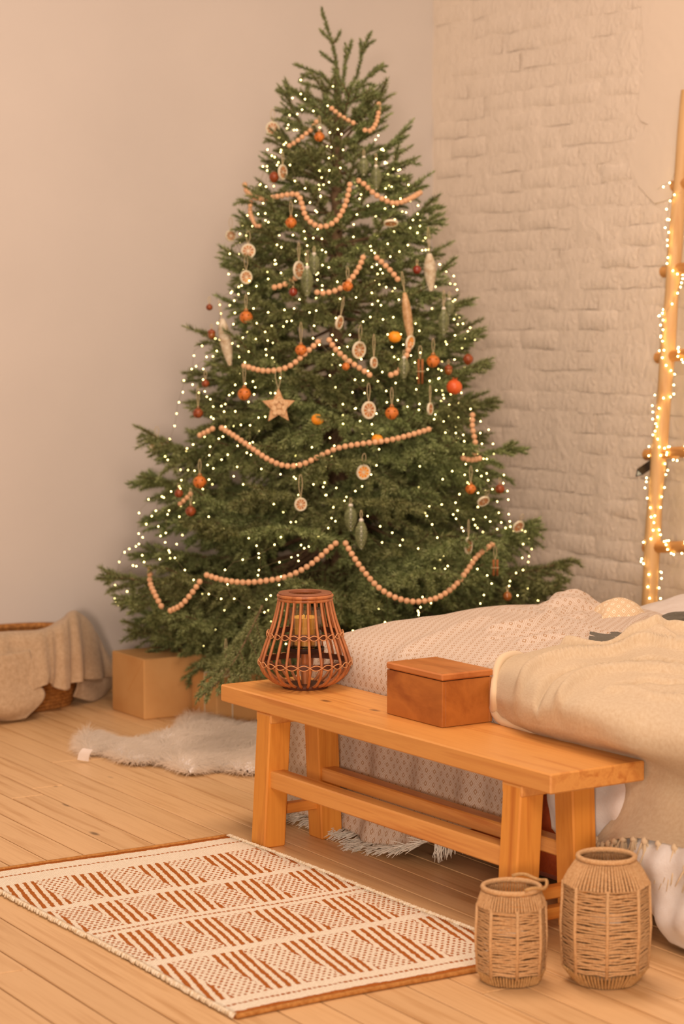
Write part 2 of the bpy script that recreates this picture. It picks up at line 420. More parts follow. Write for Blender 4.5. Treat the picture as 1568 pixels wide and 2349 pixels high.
M_wax = plain('honey_wax', T(240, 170, 72), .45, spec=.5)
M_wick = plain('burnt_wick', T(40, 30, 26), .9)
c = thing('jar_candle', 'honey coloured candle in a clear glass jar inside the rattan lantern', 'candle', lan+np.array([0, 0, .1205]))
MB().lathe([(.036, 0), (.046, .001), (.049, .006), (.049, .114), (.0505, .118), (.0475, .118), (.0465, .008), (.039, .004)], 32).build('glass_jar', M_glass, c, smooth=True, auto=50)
wx0 = MB().lathe([(.036, .0095), (.0445, .011), (.045, .092), (.041, .090), (.004, .088)], 28).build('wax', M_wax, c, smooth=True, auto=50)
MB().tube([(0, 0, .087), (.001, 0, .095), (.003, .001, .101)], .0012, 6).build('wick', M_wick, wx0)

# ================================================================== jute lanterns on the floor
M_jute = plain('jute_cord', T(210, 152, 98), .85, T(190, 128, 76), 260, bmp=.8, bscale=260)
M_jute2 = plain('jute_cord_dark', T(200, 142, 84), .85, T(176, 116, 62), 260, bmp=.8, bscale=260)
M_frame = plain('thin_wire_frame', T(120, 78, 44), .5)
M_whitewax = plain('white_wax', T(226, 196, 170), .5, spec=.4)
def jute_lantern(loc, H, rb_, rm_, rt_, z0, z1, rows, label, rot, clabel, handle):
    t = thing('jute_lantern', label, 'lantern', loc, (0, 0, rot), group='jute lanterns on the floor')
    oct8 = [k*math.pi/4 for k in range(8)]
    def octp(r, z, per=3, jit=0, rr=None):
        P = []
        for k in range(8):
            p = np.array([math.cos(oct8[k]), math.sin(oct8[k])]); q = np.array([math.cos(oct8[(k+1) % 8]), math.sin(oct8[(k+1) % 8])])
            for i in range(per):
                f = i/per; v = p*(1-f)+q*f
                P.append((v[0]*r, v[1]*r, z+(rr.uniform(-jit, jit) if rr else 0)))
        return P
    rr = random.Random(int(H*1000))
    # base: cords wound upright round the bottom rim
    for nm, za, zb2, ra, rb2, n, mt in (('base_wrap', .004, z0, rb_, rm_*.97, 66, M_jute2), ('shoulder_wrap', z1, H-.016, rm_*.985, rt_*1.02, 68, M_jute)):
        mb = MB()
        for k in range(n):
            a = k/n*2*math.pi; c0 = 1-.06*(1-abs(math.cos(4*a))) 
            P = []
            for f in (0, .15, .5, .85, 1):
                oc = c0 if (nm == 'base_wrap') == (f > .5) else 1-(1-c0)*.5
                ease = f if nm == 'base_wrap' else f**1.25
                r_ = (ra+(rb2-ra)*ease)*oc+rr.uniform(-.0008, .0008); P.append((r_*math.cos(a), r_*math.sin(a), za+(zb2-za)*f))
            mb.tube(P, (rb_+rm_)*math.pi/n*.40, 5, caps=False)
        mb.build(nm, mt, t, smooth=True)
    for k in range(rows):
        z = z0+.003+(z1-z0-.006)*k/(rows-1); mb = MB()
        f = (z-z0)/(z1-z0); r_ = rm_*(.97+.05*math.sin(math.pi*min(1, f*1.15)))
        mb.tube(octp(r_, z, 3, .0022, rr), .0024, 5, closed=True); mb.build('cord_row', M_jute, t, smooth=True)
    pm_ = MB(); pm_.tube([(rm_*.97, 0, z0-.004), (rm_*1.03, 0, (z0+z1)/2), (rm_*.985, 0, z1+.004)], .0042, 6); pmm = pm_.mesh('post', M_jute)
    for k in range(8): put('post', pmm, t, (0, 0, 0), (0, 0, oct8[k]))
    MB().tube(ringpts(rt_, H-.008), .0062, 8, closed=True).build('rim', M_jute, t, smooth=True)
    MB().lathe([(rb_*.3, .004), (rb_*.96, .004), (rb_*.96, .008), (rb_*.3, .008)], 30).build('bottom', M_jute2, t)
    if handle is not None:
        a = np.linspace(-1.35, 1.35, 22)+handle; dr = .010*np.cos((a-handle)*1.15)
        MB().tube(np.stack([(rt_+.006+dr)*np.cos(a), (rt_+.006+dr)*np.sin(a), H+.001+.004*np.sin(6*a)], -1), .0042, 6).build('rope_handle', M_jute2, t, smooth=True)
    c = thing('glass_candle', clabel, 'candle', (loc[0], loc[1], .0085), group='candles in the jute lanterns')
    gr, gh = rm_*.56, H*.62
    MB().lathe([(gr*.7, 0), (gr, .003), (gr, gh), (gr*.96, gh), (gr*.96, .006), (gr*.6, .005)], 28).build('glass_cylinder', M_glass, c, smooth=True, auto=50)
    wx = MB().lathe([(gr*.8, .0065), (gr*.9, .008), (gr*.9, gh*.74), (gr*.84, gh*.75), (.004, gh*.745)], 26).build('wax', M_whitewax, c, smooth=True, auto=50)
    MB().tube([(0, 0, gh*.74), (.001, 0, gh*.76+.006), (.002, .001, gh*.76+.009)], .001, 5).build('wick', M_wick, wx)
v1 = onz(1171, 2249, 0); v2 = onz(1387, 2250, 0)
jute_lantern((v1[0], v1[1], 0), .232, .068, .0815, .067, .028, .183, 29, 'shorter jute cord lantern on the floor beside the rug', .3, 'white candle in a glass inside the shorter jute lantern', -.75)
jute_lantern((v2[0], v2[1], 0), .306, .073, .1015, .066, .038, .236, 34, 'taller jute cord lantern on the floor below the hanging throw', .12, 'white candle in a glass inside the taller jute lantern', None)
# ================================================================== cloth helper
def cloth(name, C, m, n, mat, parent=None, amp=0.0, fs=10, seed=1, thick=.004, uvs=None, post=None, base=None, sub=False):
    """smooth surface through control points (world), wrinkled along its normal, given real thickness; UV in metres"""
    P = patch(C, m, n)
    if post is not None: P = post(P)
    gu = np.gradient(P, axis=0); gv = np.gradient(P, axis=1); N = np.cross(gu, gv); N /= np.maximum(np.linalg.norm(N, axis=-1, keepdims=True), 1e-9)
    if amp: P = P+N*(amp*vnoise(P, fs, seed))[..., None]
    lu = np.concatenate([[0], np.cumsum(np.linalg.norm(np.diff(P, axis=0), axis=-1).mean(1))])
    lv = np.concatenate([[0], np.cumsum(np.linalg.norm(np.diff(P, axis=1), axis=-1).mean(0))])
    mb = MB(); mb.grid(P)
    off = base if base is not None else (0, 0, 0)
    o = mb.build(name, mat, parent, smooth=True, off=off)
    uv = o.data.uv_layers.new(name='UVMap'); idx = np.zeros(len(o.data.loops), int); o.data.loops.foreach_get('vertex_index', idx)
    U = np.stack(np.meshgrid(lv, lu), -1).reshape(-1, 2); uv.data.foreach_set('uv', U[idx].ravel())
    if thick:
        s = o.modifiers.new('thickness', 'SOLIDIFY'); s.thickness = thick; s.offset = 0
    o['grid'] = 0; del o['grid']
    return o, P

# ================================================================== flat woven rug
def rug_mat():
    m, nt, b = newmat('woven_rug', .95, .1)
    tc = nt.nodes.new('ShaderNodeTexCoord'); uv = nd(nt, 'SeparateXYZ', Vector=tc.outputs['UV'])
    nz = nd(nt, 'TexNoise', Vector=tc.outputs['UV'], Scale=55.0, Detail=3.0)
    j = mth(nt, 'MULTIPLY_ADD', nz.outputs[0], .014, -.007)
    x = mth(nt, 'ADD', uv.outputs[0], j); y = mth(nt, 'ADD', uv.outputs[1], j)      # metres, y from the near edge
    def band(v, a, c): return mth(nt, 'MULTIPLY', mth(nt, 'GREATER_THAN', v, a), mth(nt, 'LESS_THAN', v, c))
    def either(*k):
        r = k[0]
        for q in k[1:]: r = mth(nt, 'MAXIMUM', r, q)
        return r
    L = RUGL; bands = [(.115, .435), (.470, .730), (.790, 1.015), (1.050, 1.315)]
    brown = either(band(y, -1, .03), mth(nt, 'GREATER_THAN', y, L-.022))
    th = [band(y, .068, .078), band(y, L-.088, L-.078), band(y, .755, .765)]
    dash = mth(nt, 'GREATER_THAN', mth(nt, 'FRACT', mth(nt, 'MULTIPLY', x, 70)), .3)
    brown = either(brown, mth(nt, 'MULTIPLY', either(*th), dash))
    P_ = .203; xs = mth(nt, 'SUBTRACT', x, mth(nt, 'MULTIPLY', y, .24))
    for k, (a, c) in enumerate(bands):
        v = mth(nt, 'DIVIDE', mth(nt, 'SUBTRACT', c, y), c-a)                        # 0 far .. 1 near
        ph = mth(nt, 'FRACT', mth(nt, 'DIVIDE', mth(nt, 'SUBTRACT', x, (.16, .05, .13, .013)[k]), P_))
        instripe = mth(nt, 'LESS_THAN', ph, .52)
        st = mth(nt, 'LESS_THAN', mth(nt, 'FRACT', mth(nt, 'DIVIDE', xs, P_/8)), .48)
        row = mth(nt, 'FLOOR', mth(nt, 'DIVIDE', y, .0165))
        dx = mth(nt, 'FRACT', mth(nt, 'MULTIPLY_ADD', row, .5, mth(nt, 'DIVIDE', xs, .0175)))
        dots = mth(nt, 'MULTIPLY', mth(nt, 'LESS_THAN', dx, .55 if k in (1, 2) else .45), mth(nt, 'LESS_THAN', mth(nt, 'FRACT', mth(nt, 'DIVIDE', y, .0165)), .55))
        pat = either(mth(nt, 'MULTIPLY', instripe, st), mth(nt, 'MULTIPLY', mth(nt, 'SUBTRACT', 1.0, instripe), dots))
        brown = either(brown, mth(nt, 'MULTIPLY', band(y, a, c), pat))
    n3 = nd(nt, 'TexNoise', Vector=tc.outputs['UV'], Scale=160.0, Detail=2.0)
    cw = ramp(nt, n3.outputs[0], [(.3, T(246, 208, 168)), (.7, T(230, 188, 146))]); cb = ramp(nt, n3.outputs[0], [(.3, T(186, 96, 34)), (.7, T(158, 74, 22))])
    nt.links.new(mixc(nt, brown, cw, cb), b.inputs['Base Color'])
    wv = mth(nt, 'MULTIPLY', mth(nt, 'SINE', mth(nt, 'MULTIPLY', x, 700)), mth(nt, 'SINE', mth(nt, 'MULTIPLY', y, 700)))
    bump(nt, b, mth(nt, 'ADD', mth(nt, 'MULTIPLY', wv, .5), mth(nt, 'ADD', n3.outputs[0], mth(nt, 'MULTIPLY', brown, -.6))), .6, .004)
    return m
RX0, RX1, RY0, RY1 = 2.412, 3.256, 4.072, 5.560; RUGL = RY1-RY0
rugo = np.array([(RX0+RX1)/2, (RY0+RY1)/2, 0])
rug = thing('woven_rug', 'cream and rust brown flat-woven rug with zigzag stripes on the plank floor', 'rug', rugo)
nx, ny = 40, 70; gx, gy = np.meshgrid(np.linspace(0, 1, nx), np.linspace(0, 1, ny))
wob = .006*np.sin(gy*9+1)*(gx-.5)+.004*np.sin(gx*7+gy*3)
PX = RX0+(RX1-RX0)*gx+wob+.010*(gy-.5); PY = RY0+(RY1-RY0)*gy+.005*np.sin(gx*6)+.012*(gx-.5)*(gy-.6); PZ = .0075+.0015*vnoise(np.stack([PX, PY], -1), 14, 5)
mb = MB(); mb.grid(np.stack([PX, PY, PZ], -1))
ro = mb.build('pile', rug_mat(), rug, smooth=True, off=rugo)
uvl = ro.data.uv_layers.new(name='UVMap'); idx = np.zeros(len(ro.data.loops), int); ro.data.loops.foreach_get('vertex_index', idx)
uvl.data.foreach_set('uv', np.stack([gx*(RX1-RX0), gy*RUGL], -1).reshape(-1, 2)[idx].ravel())
s = ro.modifiers.new('thickness', 'SOLIDIFY'); s.thickness = .0065; s.offset = -1
M_rugedge = plain('rug_edge_yarn', T(236, 200, 160), .95, T(206, 158, 108), 90, bmp=.6)
M_rughem = plain('rug_rust_hem', T(190, 118, 54), .95, T(160, 90, 34), 90, bmp=.6)
for col in (0, nx-1):                                     # whip-stitched long sides
    mb = MB(); sgn = -1 if col == 0 else 1; rr = random.Random(col)
    for k in range(150):
        f = (k+.5)/150*(ny-1); i = int(f); fr = f-i; q = np.array([PX[i, col]*(1-fr)+PX[min(i+1, ny-1), col]*fr, PY[i, col]*(1-fr)+PY[min(i+1, ny-1), col]*fr, 0])
        d = rr.uniform(.5, 1.2)
        mb.tube([q+(-sgn*.006, .004, .0085), q+(sgn*.004*d, -.001, .010), q+(sgn*.009*d, -.004, .0045)], [.0032, .0042, .003], 5)
    tag(mb.build('stitched_edge', M_rugedge, rug, smooth=True, off=rugo), kind='stuff')
for i in (0, ny-1):
    MB().tube(np.stack([PX[i], PY[i]+(-.002 if i == 0 else .002), 0*PX[i]+.0065], -1), .0062, 6).build('hem', M_rughem, rug, smooth=True, off=rugo)

# ================================================================== white sheepskin
M_fur, nt_, b__ = newmat('white_fur', .9, .1)
tl = nd(nt_, 'BsdfTranslucent', Color=(.99, .94, .86, 1)); df = nd(nt_, 'BsdfDiffuse', Color=(.98, .93, .85, 1)); mx_ = nd(nt_, 'MixShader', i0=.65, i1=df.outputs[0], i2=tl.outputs[0]); nt_.links.new(mx_.outputs[0], nt_.nodes['Material Output'].inputs[0])
M_pelt = plain('fur_backing', T(255, 226, 200), .95)
out = [onz(x, y, .0)[:2] for x, y in [(178, 1722), (186, 1703), (206, 1692), (250, 1706), (300, 1714), (350, 1706), (402, 1692), (420, 1662), (470, 1655), (512, 1672), (560, 1680), (630, 1684), (640, 1762), (572, 1782), (500, 1772), (430, 1782), (372, 1760), (292, 1757), (240, 1736), (192, 1738)]]
out = np.array(out); oc = spline(np.concatenate([out, out[:1]]), 120)[:-1]; cen = np.array([3.86, 6.85])
so = np.array([cen[0], cen[1], 0])
skin = thing('sheepskin_rug', 'fluffy white sheepskin lying on the floor in front of the gifts', 'sheepskin', so)
oc2 = spline(np.concatenate([out, out[:1]]), 400)[:-1]
def inside(p):
    x, y = p[:, 0], p[:, 1]; c = np.zeros(len(p), bool); n = len(oc); j = n-1
    for i in range(n):
        a, b = oc[i], oc[j]; hit = ((a[1] > y) != (b[1] > y)) & (x < (b[0]-a[0])*(y-a[1])/(b[1]-a[1]+1e-12)+a[0]); c ^= hit; j = i
    return c
def edge_of(p):
    d2 = ((p[:, None]-oc2[None])**2).sum(-1); k = d2.argmin(1); return np.sqrt(d2[np.arange(len(p)), k]), oc2[k]
def pelt_h(p, d): return .006+.030*np.sqrt(np.clip(d/.07, 0, 1))+.012*np.clip(d/.05, 0, 1)*vnoise(p, 9, 8)
lo, hi = oc.min(0), oc.max(0); st_ = .012; nx_, ny_ = (np.ceil((hi-lo)/st_)+1).astype(int)
G = np.stack(np.meshgrid(lo[0]+np.arange(nx_)*st_, lo[1]+np.arange(ny_)*st_, indexing='ij'), -1).reshape(-1, 2); ins = inside(G); dist, _e = edge_of(G)
Vp = np.c_[G, np.where(ins, pelt_h(G, dist), .003)]
Fp = []
for i in range(nx_-1):
    for j in range(ny_-1):
        q = [i*ny_+j, (i+1)*ny_+j, (i+1)*ny_+j+1, i*ny_+j+1]
        if ins[q].all(): Fp.append(tuple(q))
used = sorted({v for f in Fp for v in f}); mp = {v: k for k, v in enumerate(used)}
MB().add(Vp[used], [tuple(mp[v] for v in f) for f in Fp]).build('pelt', M_pelt, skin, smooth=True, off=so)
nf = 30000; cand = lo+rng.random((nf*2, 2))*(hi-lo); cand = cand[inside(cand)][:nf]; nf = len(cand)
dist = np.zeros(nf); ep = np.zeros((nf, 2))
for q in range(0, nf, 8000): dist[q:q+8000], ep[q:q+8000] = edge_of(cand[q:q+8000])
root = np.c_[cand, pelt_h(cand, dist)-.002]
outw = np.c_[ep-cand, np.zeros(nf)]; outw /= np.maximum(np.linalg.norm(outw, axis=1, keepdims=True), 1e-3)
th_ = 2.2*vnoise(root[:, :2], 5, 21)+1.2*vnoise(root[:, :2], 16, 22)
sw = np.stack([np.cos(th_), np.sin(th_), np.zeros(nf)], -1)
edgef = np.clip(1-dist/.05, 0, 1)[:, None]
d0 = outw*edgef*1.1+sw*.7*(1-edgef)+np.array([0, 0, .30])+rng.normal(size=(nf, 3))*.20
d0 /= np.linalg.norm(d0, axis=1, keepdims=True); ln = (.036+.026*rng.random(nf))[:, None]
d1 = d0+sw*.3-np.array([0, 0, .55]); d1 /= np.linalg.norm(d1, axis=1, keepdims=True)
p1 = root+d0*ln*.5; p2 = p1+d1*ln*.5; p2[:, 2] = np.maximum(p2[:, 2], .002); p1[:, 2] = np.maximum(p1[:, 2], .003)
sd = np.cross(d0, rng.normal(size=(nf, 3))); sd /= np.linalg.norm(sd, axis=1, keepdims=True); sd *= .0011
V = np.stack([root-sd, root+sd, p1+sd*.8, p1-sd*.8, p2], 1).reshape(-1, 3); kk = np.arange(nf)*5
F = np.stack([kk, kk+1, kk+2, kk+3], -1).tolist()+np.stack([kk+3, kk+2, kk+4], -1).tolist()
mb = MB(); mb.V.append(V); mb.F = F; mb.mi = [0]*len(F); mb.n = len(V)
tag(mb.build('fur', M_fur, skin, smooth=True, off=so), kind='stuff')
a, b_, c, d = onz(177, 1743, .012), onz(203, 1747, .006), onz(213, 1720, .05), onz(190, 1716, .055)
mb = MB(); Q = patch([[a, b_], [(a+d)/2+(-.004, 0, .004), (b_+c)/2+(-.004, 0, .004)], [d, c]], 7, 4); mb.grid(Q)
tg = mb.build('care_tag', plain('white_tag', T(250, 236, 224), .7), skin, off=so); tg.modifiers.new('t', 'SOLIDIFY').thickness = .0012
tg['label'] = 'small white care label'

# ================================================================== kraft paper gifts
M_kraft = plain('kraft_paper', T(208, 142, 80), .75, T(194, 126, 66), 5, bmp=.15, bscale=25)
M_twine = plain('pale_twine', T(232, 200, 160), .9)
M_ribbon = plain('cream_ribbon', T(232, 206, 176), .7)
def gift(label, loc, size, rot, strings):
    t = thing('gift_box', label, 'gift box', loc, (0, 0, rot), group='kraft paper gifts under the tree')
    sx, sy, sz = size
    o = MB().obox((0, 0, sz/2), size, b=.004).build('wrapping', M_kraft, t)
    for sg in (-1, 1):                                     # folded paper flap on each end
        mb = MB(); mb.add([(sg*(sx/2+.0008), -sy*.46, sz*.96), (sg*(sx/2+.0008), sy*.46, sz*.96), (sg*(sx/2+.0018), sy*.02, sz*.42), (sg*(sx/2+.0018), -sy*.02, sz*.42)], [(0, 1, 2, 3) if sg < 0 else (3, 2, 1, 0)])
        fl = mb.build('paper_flap', M_kraft, o); fl.modifiers.new('t', 'SOLIDIFY').thickness = .0015
    for ax, f in strings:
        q = .0018; r = []
        if ax == 'x': y = sy*f; r = [(-sx/2-q, y, q), (-sx/2-q, y, sz+q), (sx/2+q, y, sz+q), (sx/2+q, y, q)]
        else: x = sx*f; r = [(x, -sy/2-q, q), (x, -sy/2-q, sz+q), (x, sy/2+q, sz+q), (x, sy/2+q, q)]
        MB().tube(r, .002, 6, closed=True).build('twine', M_twine, t)
    return t
g0 = onz(335, 1652, 0); g1 = onz(500, 1646, 0)
W1 = .355; gift('large kraft paper gift box, leftmost under the tree', (g0[0]+W1/2-.003, g0[1]+.14, 0), (W1, .28, .238), -.02, [('y', .27)])
g2 = onz(500, 1662, 0)
gift('kraft gift box tied with pale twine beside the bench end', (g2[0]+.17, g2[1]+.10, 0), (.34, .22, .188), -.06, [('y', -.30), ('x', -.05)])
gift('small kraft gift box half hidden behind the rattan lantern', (4.78, 7.06, 0), (.3, .2, .15), .12, [('x', .1)])
gift('kraft gift box in the shade farthest under the tree', (4.62, 7.50, 0), (.3, .22, .24), .05, [('y', .1)])

# ================================================================== seagrass basket with a wool blanket
M_sea = plain('seagrass_coil', T(190, 116, 52), .8, T(140, 78, 32), 70, bmp=.9, bscale=160)
bo = np.array([3.61, 7.985, 0]); rotb = math.radians(5)
bas = thing('seagrass_basket', 'long coiled seagrass basket by the smooth wall under the beige blanket', 'basket', bo, (0, 0, rotb))
mb = MB(); wallp = []
for k in range(19):
    f = k/18; sc = .86+.16*math.sin(f*math.pi*.62); z = .009+f*.272
    a = np.linspace(0, 2*math.pi, 64, endpoint=False)
    ex = np.sign(np.cos(a))*np.abs(np.cos(a))**.8*.355*sc; ey = np.sign(np.sin(a))*np.abs(np.sin(a))**.8*.205*sc
    mb.tube(np.stack([ex, ey, 0*a+z], -1), .0105, 6, closed=True); wallp.append((ex, ey))
mb.build('coiled_wall', M_sea, bas, smooth=True)
MB().add(np.concatenate([np.stack([wallp[0][0], wallp[0][1], 0*a+.006], -1)]), [tuple(range(64))]).build('bottom', M_sea, bas)
MB().tube(np.stack([wallp[-1][0], wallp[-1][1], 0*a+.293], -1), .014, 8, closed=True).build('rim', M_sea, bas, smooth=True)
M_wool = cloth_mat('beige_wool', T(204, 156, 112), T(180, 132, 90), 350, .8, 60)
def py(x, y, Y): return onY(x, y, Y)
C1 = [[py(-60, 1462, 8.02), py(20, 1456, 8.03), py(100, 1446, 8.04), py(140, 1424, 8.05), py(168, 1406, 8.06), py(200, 1424, 8.10), py(226, 1468, 8.14)],
      [py(-60, 1456, 7.73), py(20, 1454, 7.74), py(100, 1446, 7.76), py(140, 1430, 7.79), py(172, 1410, 7.86), py(212, 1440, 7.97), py(240, 1492, 8.06)],
      [py(-60, 1500, 7.68), py(30, 1496, 7.68), py(106, 1492, 7.70), py(145, 1488, 7.73), py(180, 1484, 7.79), py(226, 1500, 7.92), py(262, 1528, 8.03)],
      [py(-60, 1560, 7.65), py(40, 1555, 7.65), py(112, 1545, 7.68), py(146, 1545, 7.72), py(182, 1540, 7.79), py(230, 1535, 7.90), py(286, 1540, 8.01)],
      [py(-60, 1600, 7.64), py(45, 1595, 7.64), py(108, 1566, 7.68), py(145, 1583, 7.72), py(180, 1562, 7.79), py(232, 1556, 7.90), py(292, 1546, 8.01)]]
def wfold(P):
    m, n = P.shape[:2]; f = (np.linspace(0, 1, m)[:, None]**1.1); u = np.linspace(0, 1, n)[None]
    w = np.sin(u*36+1.5*np.sin(u*9))*.016+np.sin(u*71+2)*.005
    P = P.copy(); P[..., 1] += w*f; P[..., 0] -= .4*w*f; return P
bl = thing('wool_blanket', 'beige wool blanket thrown over the seagrass basket', 'blanket', (3.8, 7.8, 0))
ob = np.array([3.8, 7.8, 0])
cloth('drape', C1, 46, 90, M_wool, bl, .004, 14, 5, .007, post=wfold, base=ob)
C2 = [[py(-60, 1500, 7.64), py(10, 1500, 7.65), py(66, 1490, 7.68)], [py(-60, 1570, 7.62), py(20, 1570, 7.63), py(86, 1556, 7.66)],
      [py(-60, 1630, 7.60), py(24, 1630, 7.61), py(103, 1598, 7.65)], [onz(-60, 1652, .012), onz(20, 1652, .012), onz(58, 1648, .014)]]
cloth('front_fold', C2, 30, 34, M_wool, bl, .005, 22, 9, .007, base=ob)
C3 = [[py(178, 1548, 7.85), py(225, 1545, 7.93), py(288, 1538, 8.02)], [py(176, 1576, 7.84), py(222, 1578, 7.92), py(270, 1562, 8.01)], [py(168, 1598, 7.84), py(212, 1608, 7.90), py(246, 1588, 7.99)]]
cloth('under_fold', C3, 22, 30, M_wool, bl, .004, 26, 4, .006, base=ob)
# ================================================================== bed
M_matt = plain('mattress_ticking', T(226, 196, 166), .9)
M_red = cloth_mat('rust_red_cover', T(186, 74, 22), T(150, 52, 14), 300, .4, 20, kind='Object')
M_bedwood = wood('bed_frame_wood', T(120, 70, 36), T(86, 46, 22), axis=0)
bo_ = np.array([4.75, 4.42, 0])
bed = thing('bed', 'low double bed with a rust red base standing against the brick wall', 'bed', bo_)
MB().obox((4.745, 4.42, .155), (2.15, 2.36, .25), b=.02).build('bed_base', M_red, bed, off=bo_)
MB().obox((4.745, 4.42, .405), (2.13, 2.34, .245), b=.05).build('mattress', M_matt, bed, off=bo_)
for x in (3.78, 5.7):
    for y in (3.35, 5.48): MB().lathe([(.025, 0), (.03, .035)], 12, c=(x, y, 0)).build('leg', M_bedwood, bed, off=bo_)

def diamond_mat(name, cw, cb, cell=.031, rev=False):
    m, nt, b = newmat(name, .95, .1)
    tc = nt.nodes.new('ShaderNodeTexCoord'); nz = nd(nt, 'TexNoise', Vector=tc.outputs['UV'], Scale=300.0, Detail=2.0)
    uv = nd(nt, 'SeparateXYZ', Vector=tc.outputs['UV'])
    j = mth(nt, 'MULTIPLY_ADD', nz.outputs[0], .003, -.0015)
    x = mth(nt, 'DIVIDE', mth(nt, 'ADD', uv.outputs[0], j), cell); y = mth(nt, 'DIVIDE', mth(nt, 'ADD', uv.outputs[1], j), cell*1.25)
    p = mth(nt, 'ABSOLUTE', mth(nt, 'SUBTRACT', mth(nt, 'FRACT', mth(nt, 'ADD', x, y)), .5)); q = mth(nt, 'ABSOLUTE', mth(nt, 'SUBTRACT', mth(nt, 'FRACT', mth(nt, 'SUBTRACT', x, y)), .5))
    d = mth(nt, 'MAXIMUM', p, q)
    def bandf(a, c): return mth(nt, 'MULTIPLY', mth(nt, 'GREATER_THAN', d, a), mth(nt, 'LESS_THAN', d, c))
    f = mth(nt, 'MAXIMUM', mth(nt, 'MULTIPLY', bandf(.10, .235), .95), mth(nt, 'MULTIPLY', bandf(.36, .43), .55))
    if rev: f = mth(nt, 'SUBTRACT', .8, f)
    nt.links.new(mixc(nt, f, cw, cb), b.inputs['Base Color'])
    bump(nt, b, mth(nt, 'ADD', mth(nt, 'MULTIPLY', f, -.6), nz.outputs[0]), .4, .002)
    return m
M_spread = diamond_mat('diamond_bedspread', T(208, 170, 138), T(172, 122, 82))
M_spread2 = diamond_mat('diamond_bedspread_back', T(236, 194, 152), T(200, 146, 94), cell=.04, rev=True)
M_fringe = plain('bedspread_fringe', T(236, 204, 170), .95)
M_throw = cloth_mat('cream_knit_throw', T(222, 178, 132), T(206, 158, 110), 700, .7, 90)
M_sheet = cloth_mat('white_sheet', T(232, 202, 176), T(222, 188, 160), 200, .3, 12)
M_olive = cloth_mat('olive_blanket_cloth', T(88, 72, 48), T(66, 52, 34), 260, .8, 90)
M_grey = cloth_mat('grey_rose_sheet', T(212, 178, 150), T(198, 162, 134), 220, .3, 20)

# ---- patterned bedspread
ycol = [5.84, 5.74, 5.66, 5.45, 5.2, 4.95, 4.70, 4.60]
rowsX = [(4.82, .585), (4.6, .61), (4.36, .618), (4.0, .607), (3.80, .588), (3.67, .558), (3.612, .50), (3.604, .40), (3.598, .28), (3.59, .15)]
C = []
for x, z in rowsX:
    r = []
    for k, y in enumerate(ycol):
        zz = z; xx = x
        if z > .45:
            if k == 0: zz = z-.24
            if k == 1: zz = z-.07
            if k == 2: zz = z-.012
        elif k == 0: xx = x+.10
        elif k == 1: xx = x-.012
        r.append((xx, y, zz))
    C.append(r)
C.append([(3.70, 5.84, .05), (3.565, 5.74, .03), (3.562, 5.66, .022), (3.575, 5.45, .03), (3.55, 5.2, .016), (3.575, 4.95, .07), (3.60, 4.70, .20), (3.605, 4.60, .24)])
def hang(P):
    P = P.copy(); h = np.clip((.46-P[..., 2])/.3, 0, 1); P[..., 0] += h*(.008*np.sin(P[..., 1]*31)+.004*np.sin(P[..., 1]*57+1))-.012*h
    top = np.clip((P[..., 2]-.5)/.06, 0, 1); P[..., 2] += top*.008*vnoise(P[..., :2]*np.array([1, .6]), 9, 31)
    for pts, s_, a_ in (([(1130, 1438), (1210, 1432), (1280, 1410), (1350, 1398)], .022, .020), ([(1160, 1400), (1230, 1412), (1300, 1424), (1390, 1452)], .016, .014), ([(1200, 1462), (1290, 1456), (1370, 1462), (1430, 1470)], .018, .018), ([(1120, 1452), (1200, 1446), (1290, 1436)], .014, -.012), ([(900, 1462), (1000, 1440), (1110, 1418)], .03, .010), ([(1050, 1500), (1140, 1478), (1240, 1476)], .03, -.010), ([(1440, 1450), (1455, 1430), (1475, 1412)], .02, .016)):
        L_ = spline([onz(x, y, .62)[:2] for x, y in pts], 120); d = np.sqrt(((P[:, :, None, :2]-L_[None, None])**2).sum(-1)).min(-1); P[..., 2] += top*a_*np.exp(-(d/s_)**2)
    return P
sp0 = np.array([4.2, 5.2, .3])
spread = thing('diamond_bedspread', 'cream bedspread woven with small tan diamonds covering the far half of the bed', 'bedspread', sp0)
so_, SP = cloth('cover', C, 170, 150, M_spread, spread, .0015, 30, 2, .005, post=hang, base=sp0)
tm = []
def tassel_mesh(L, w, n, r, seed, mat, knot=False):
    g = np.random.default_rng(seed); mb = MB()
    for k in range(n):
        a = g.normal(size=2)*w; e = g.normal(size=2)*w*1.6; l = L*(.8+.3*g.random())
        mb.tube([(a[0]*.3, a[1]*.3, 0), (a[0], a[1], -l*.4), ((a+e)[0]*.7+.2*w*math.sin(k), (a+e)[1]*.7, -l*.75), ((a+e)[0], (a+e)[1], -l)], [r, r, r*.9, r*.5], 4)
    if knot: mb.ball((0, 0, -.004), w*1.3, 7, 5)
    return mb.mesh('tassel', mat)
for k in range(4): tm.append(tassel_mesh(.062, .0035, 6, .0016, 60+k, M_fringe))
hem = SP[-1]; L_ = np.concatenate([[0], np.cumsum(np.linalg.norm(np.diff(hem, axis=0), axis=1))])
rt = random.Random(8)
for k in range(64):
    d = .17+k*.0155
    if d > L_[-1]: break
    i = np.searchsorted(L_, d)-1; f = (d-L_[i])/(L_[i+1]-L_[i]); p = hem[i]*(1-f)+hem[i+1]*f
    if p[2] < .075:                                        # lies on the floor, spread outwards
        put('tassel', tm[k % 4], spread, p-sp0+np.array([-.004, 0, .004]), (0, math.radians(80+rt.uniform(-5, 6))*1.0, rt.uniform(-.5, .5)), (1, 1, 1.05))
    else: put('tassel', tm[k % 4], spread, p-sp0, (rt.uniform(-.15, .15), rt.uniform(-.1, .1), rt.uniform(0, 6)))
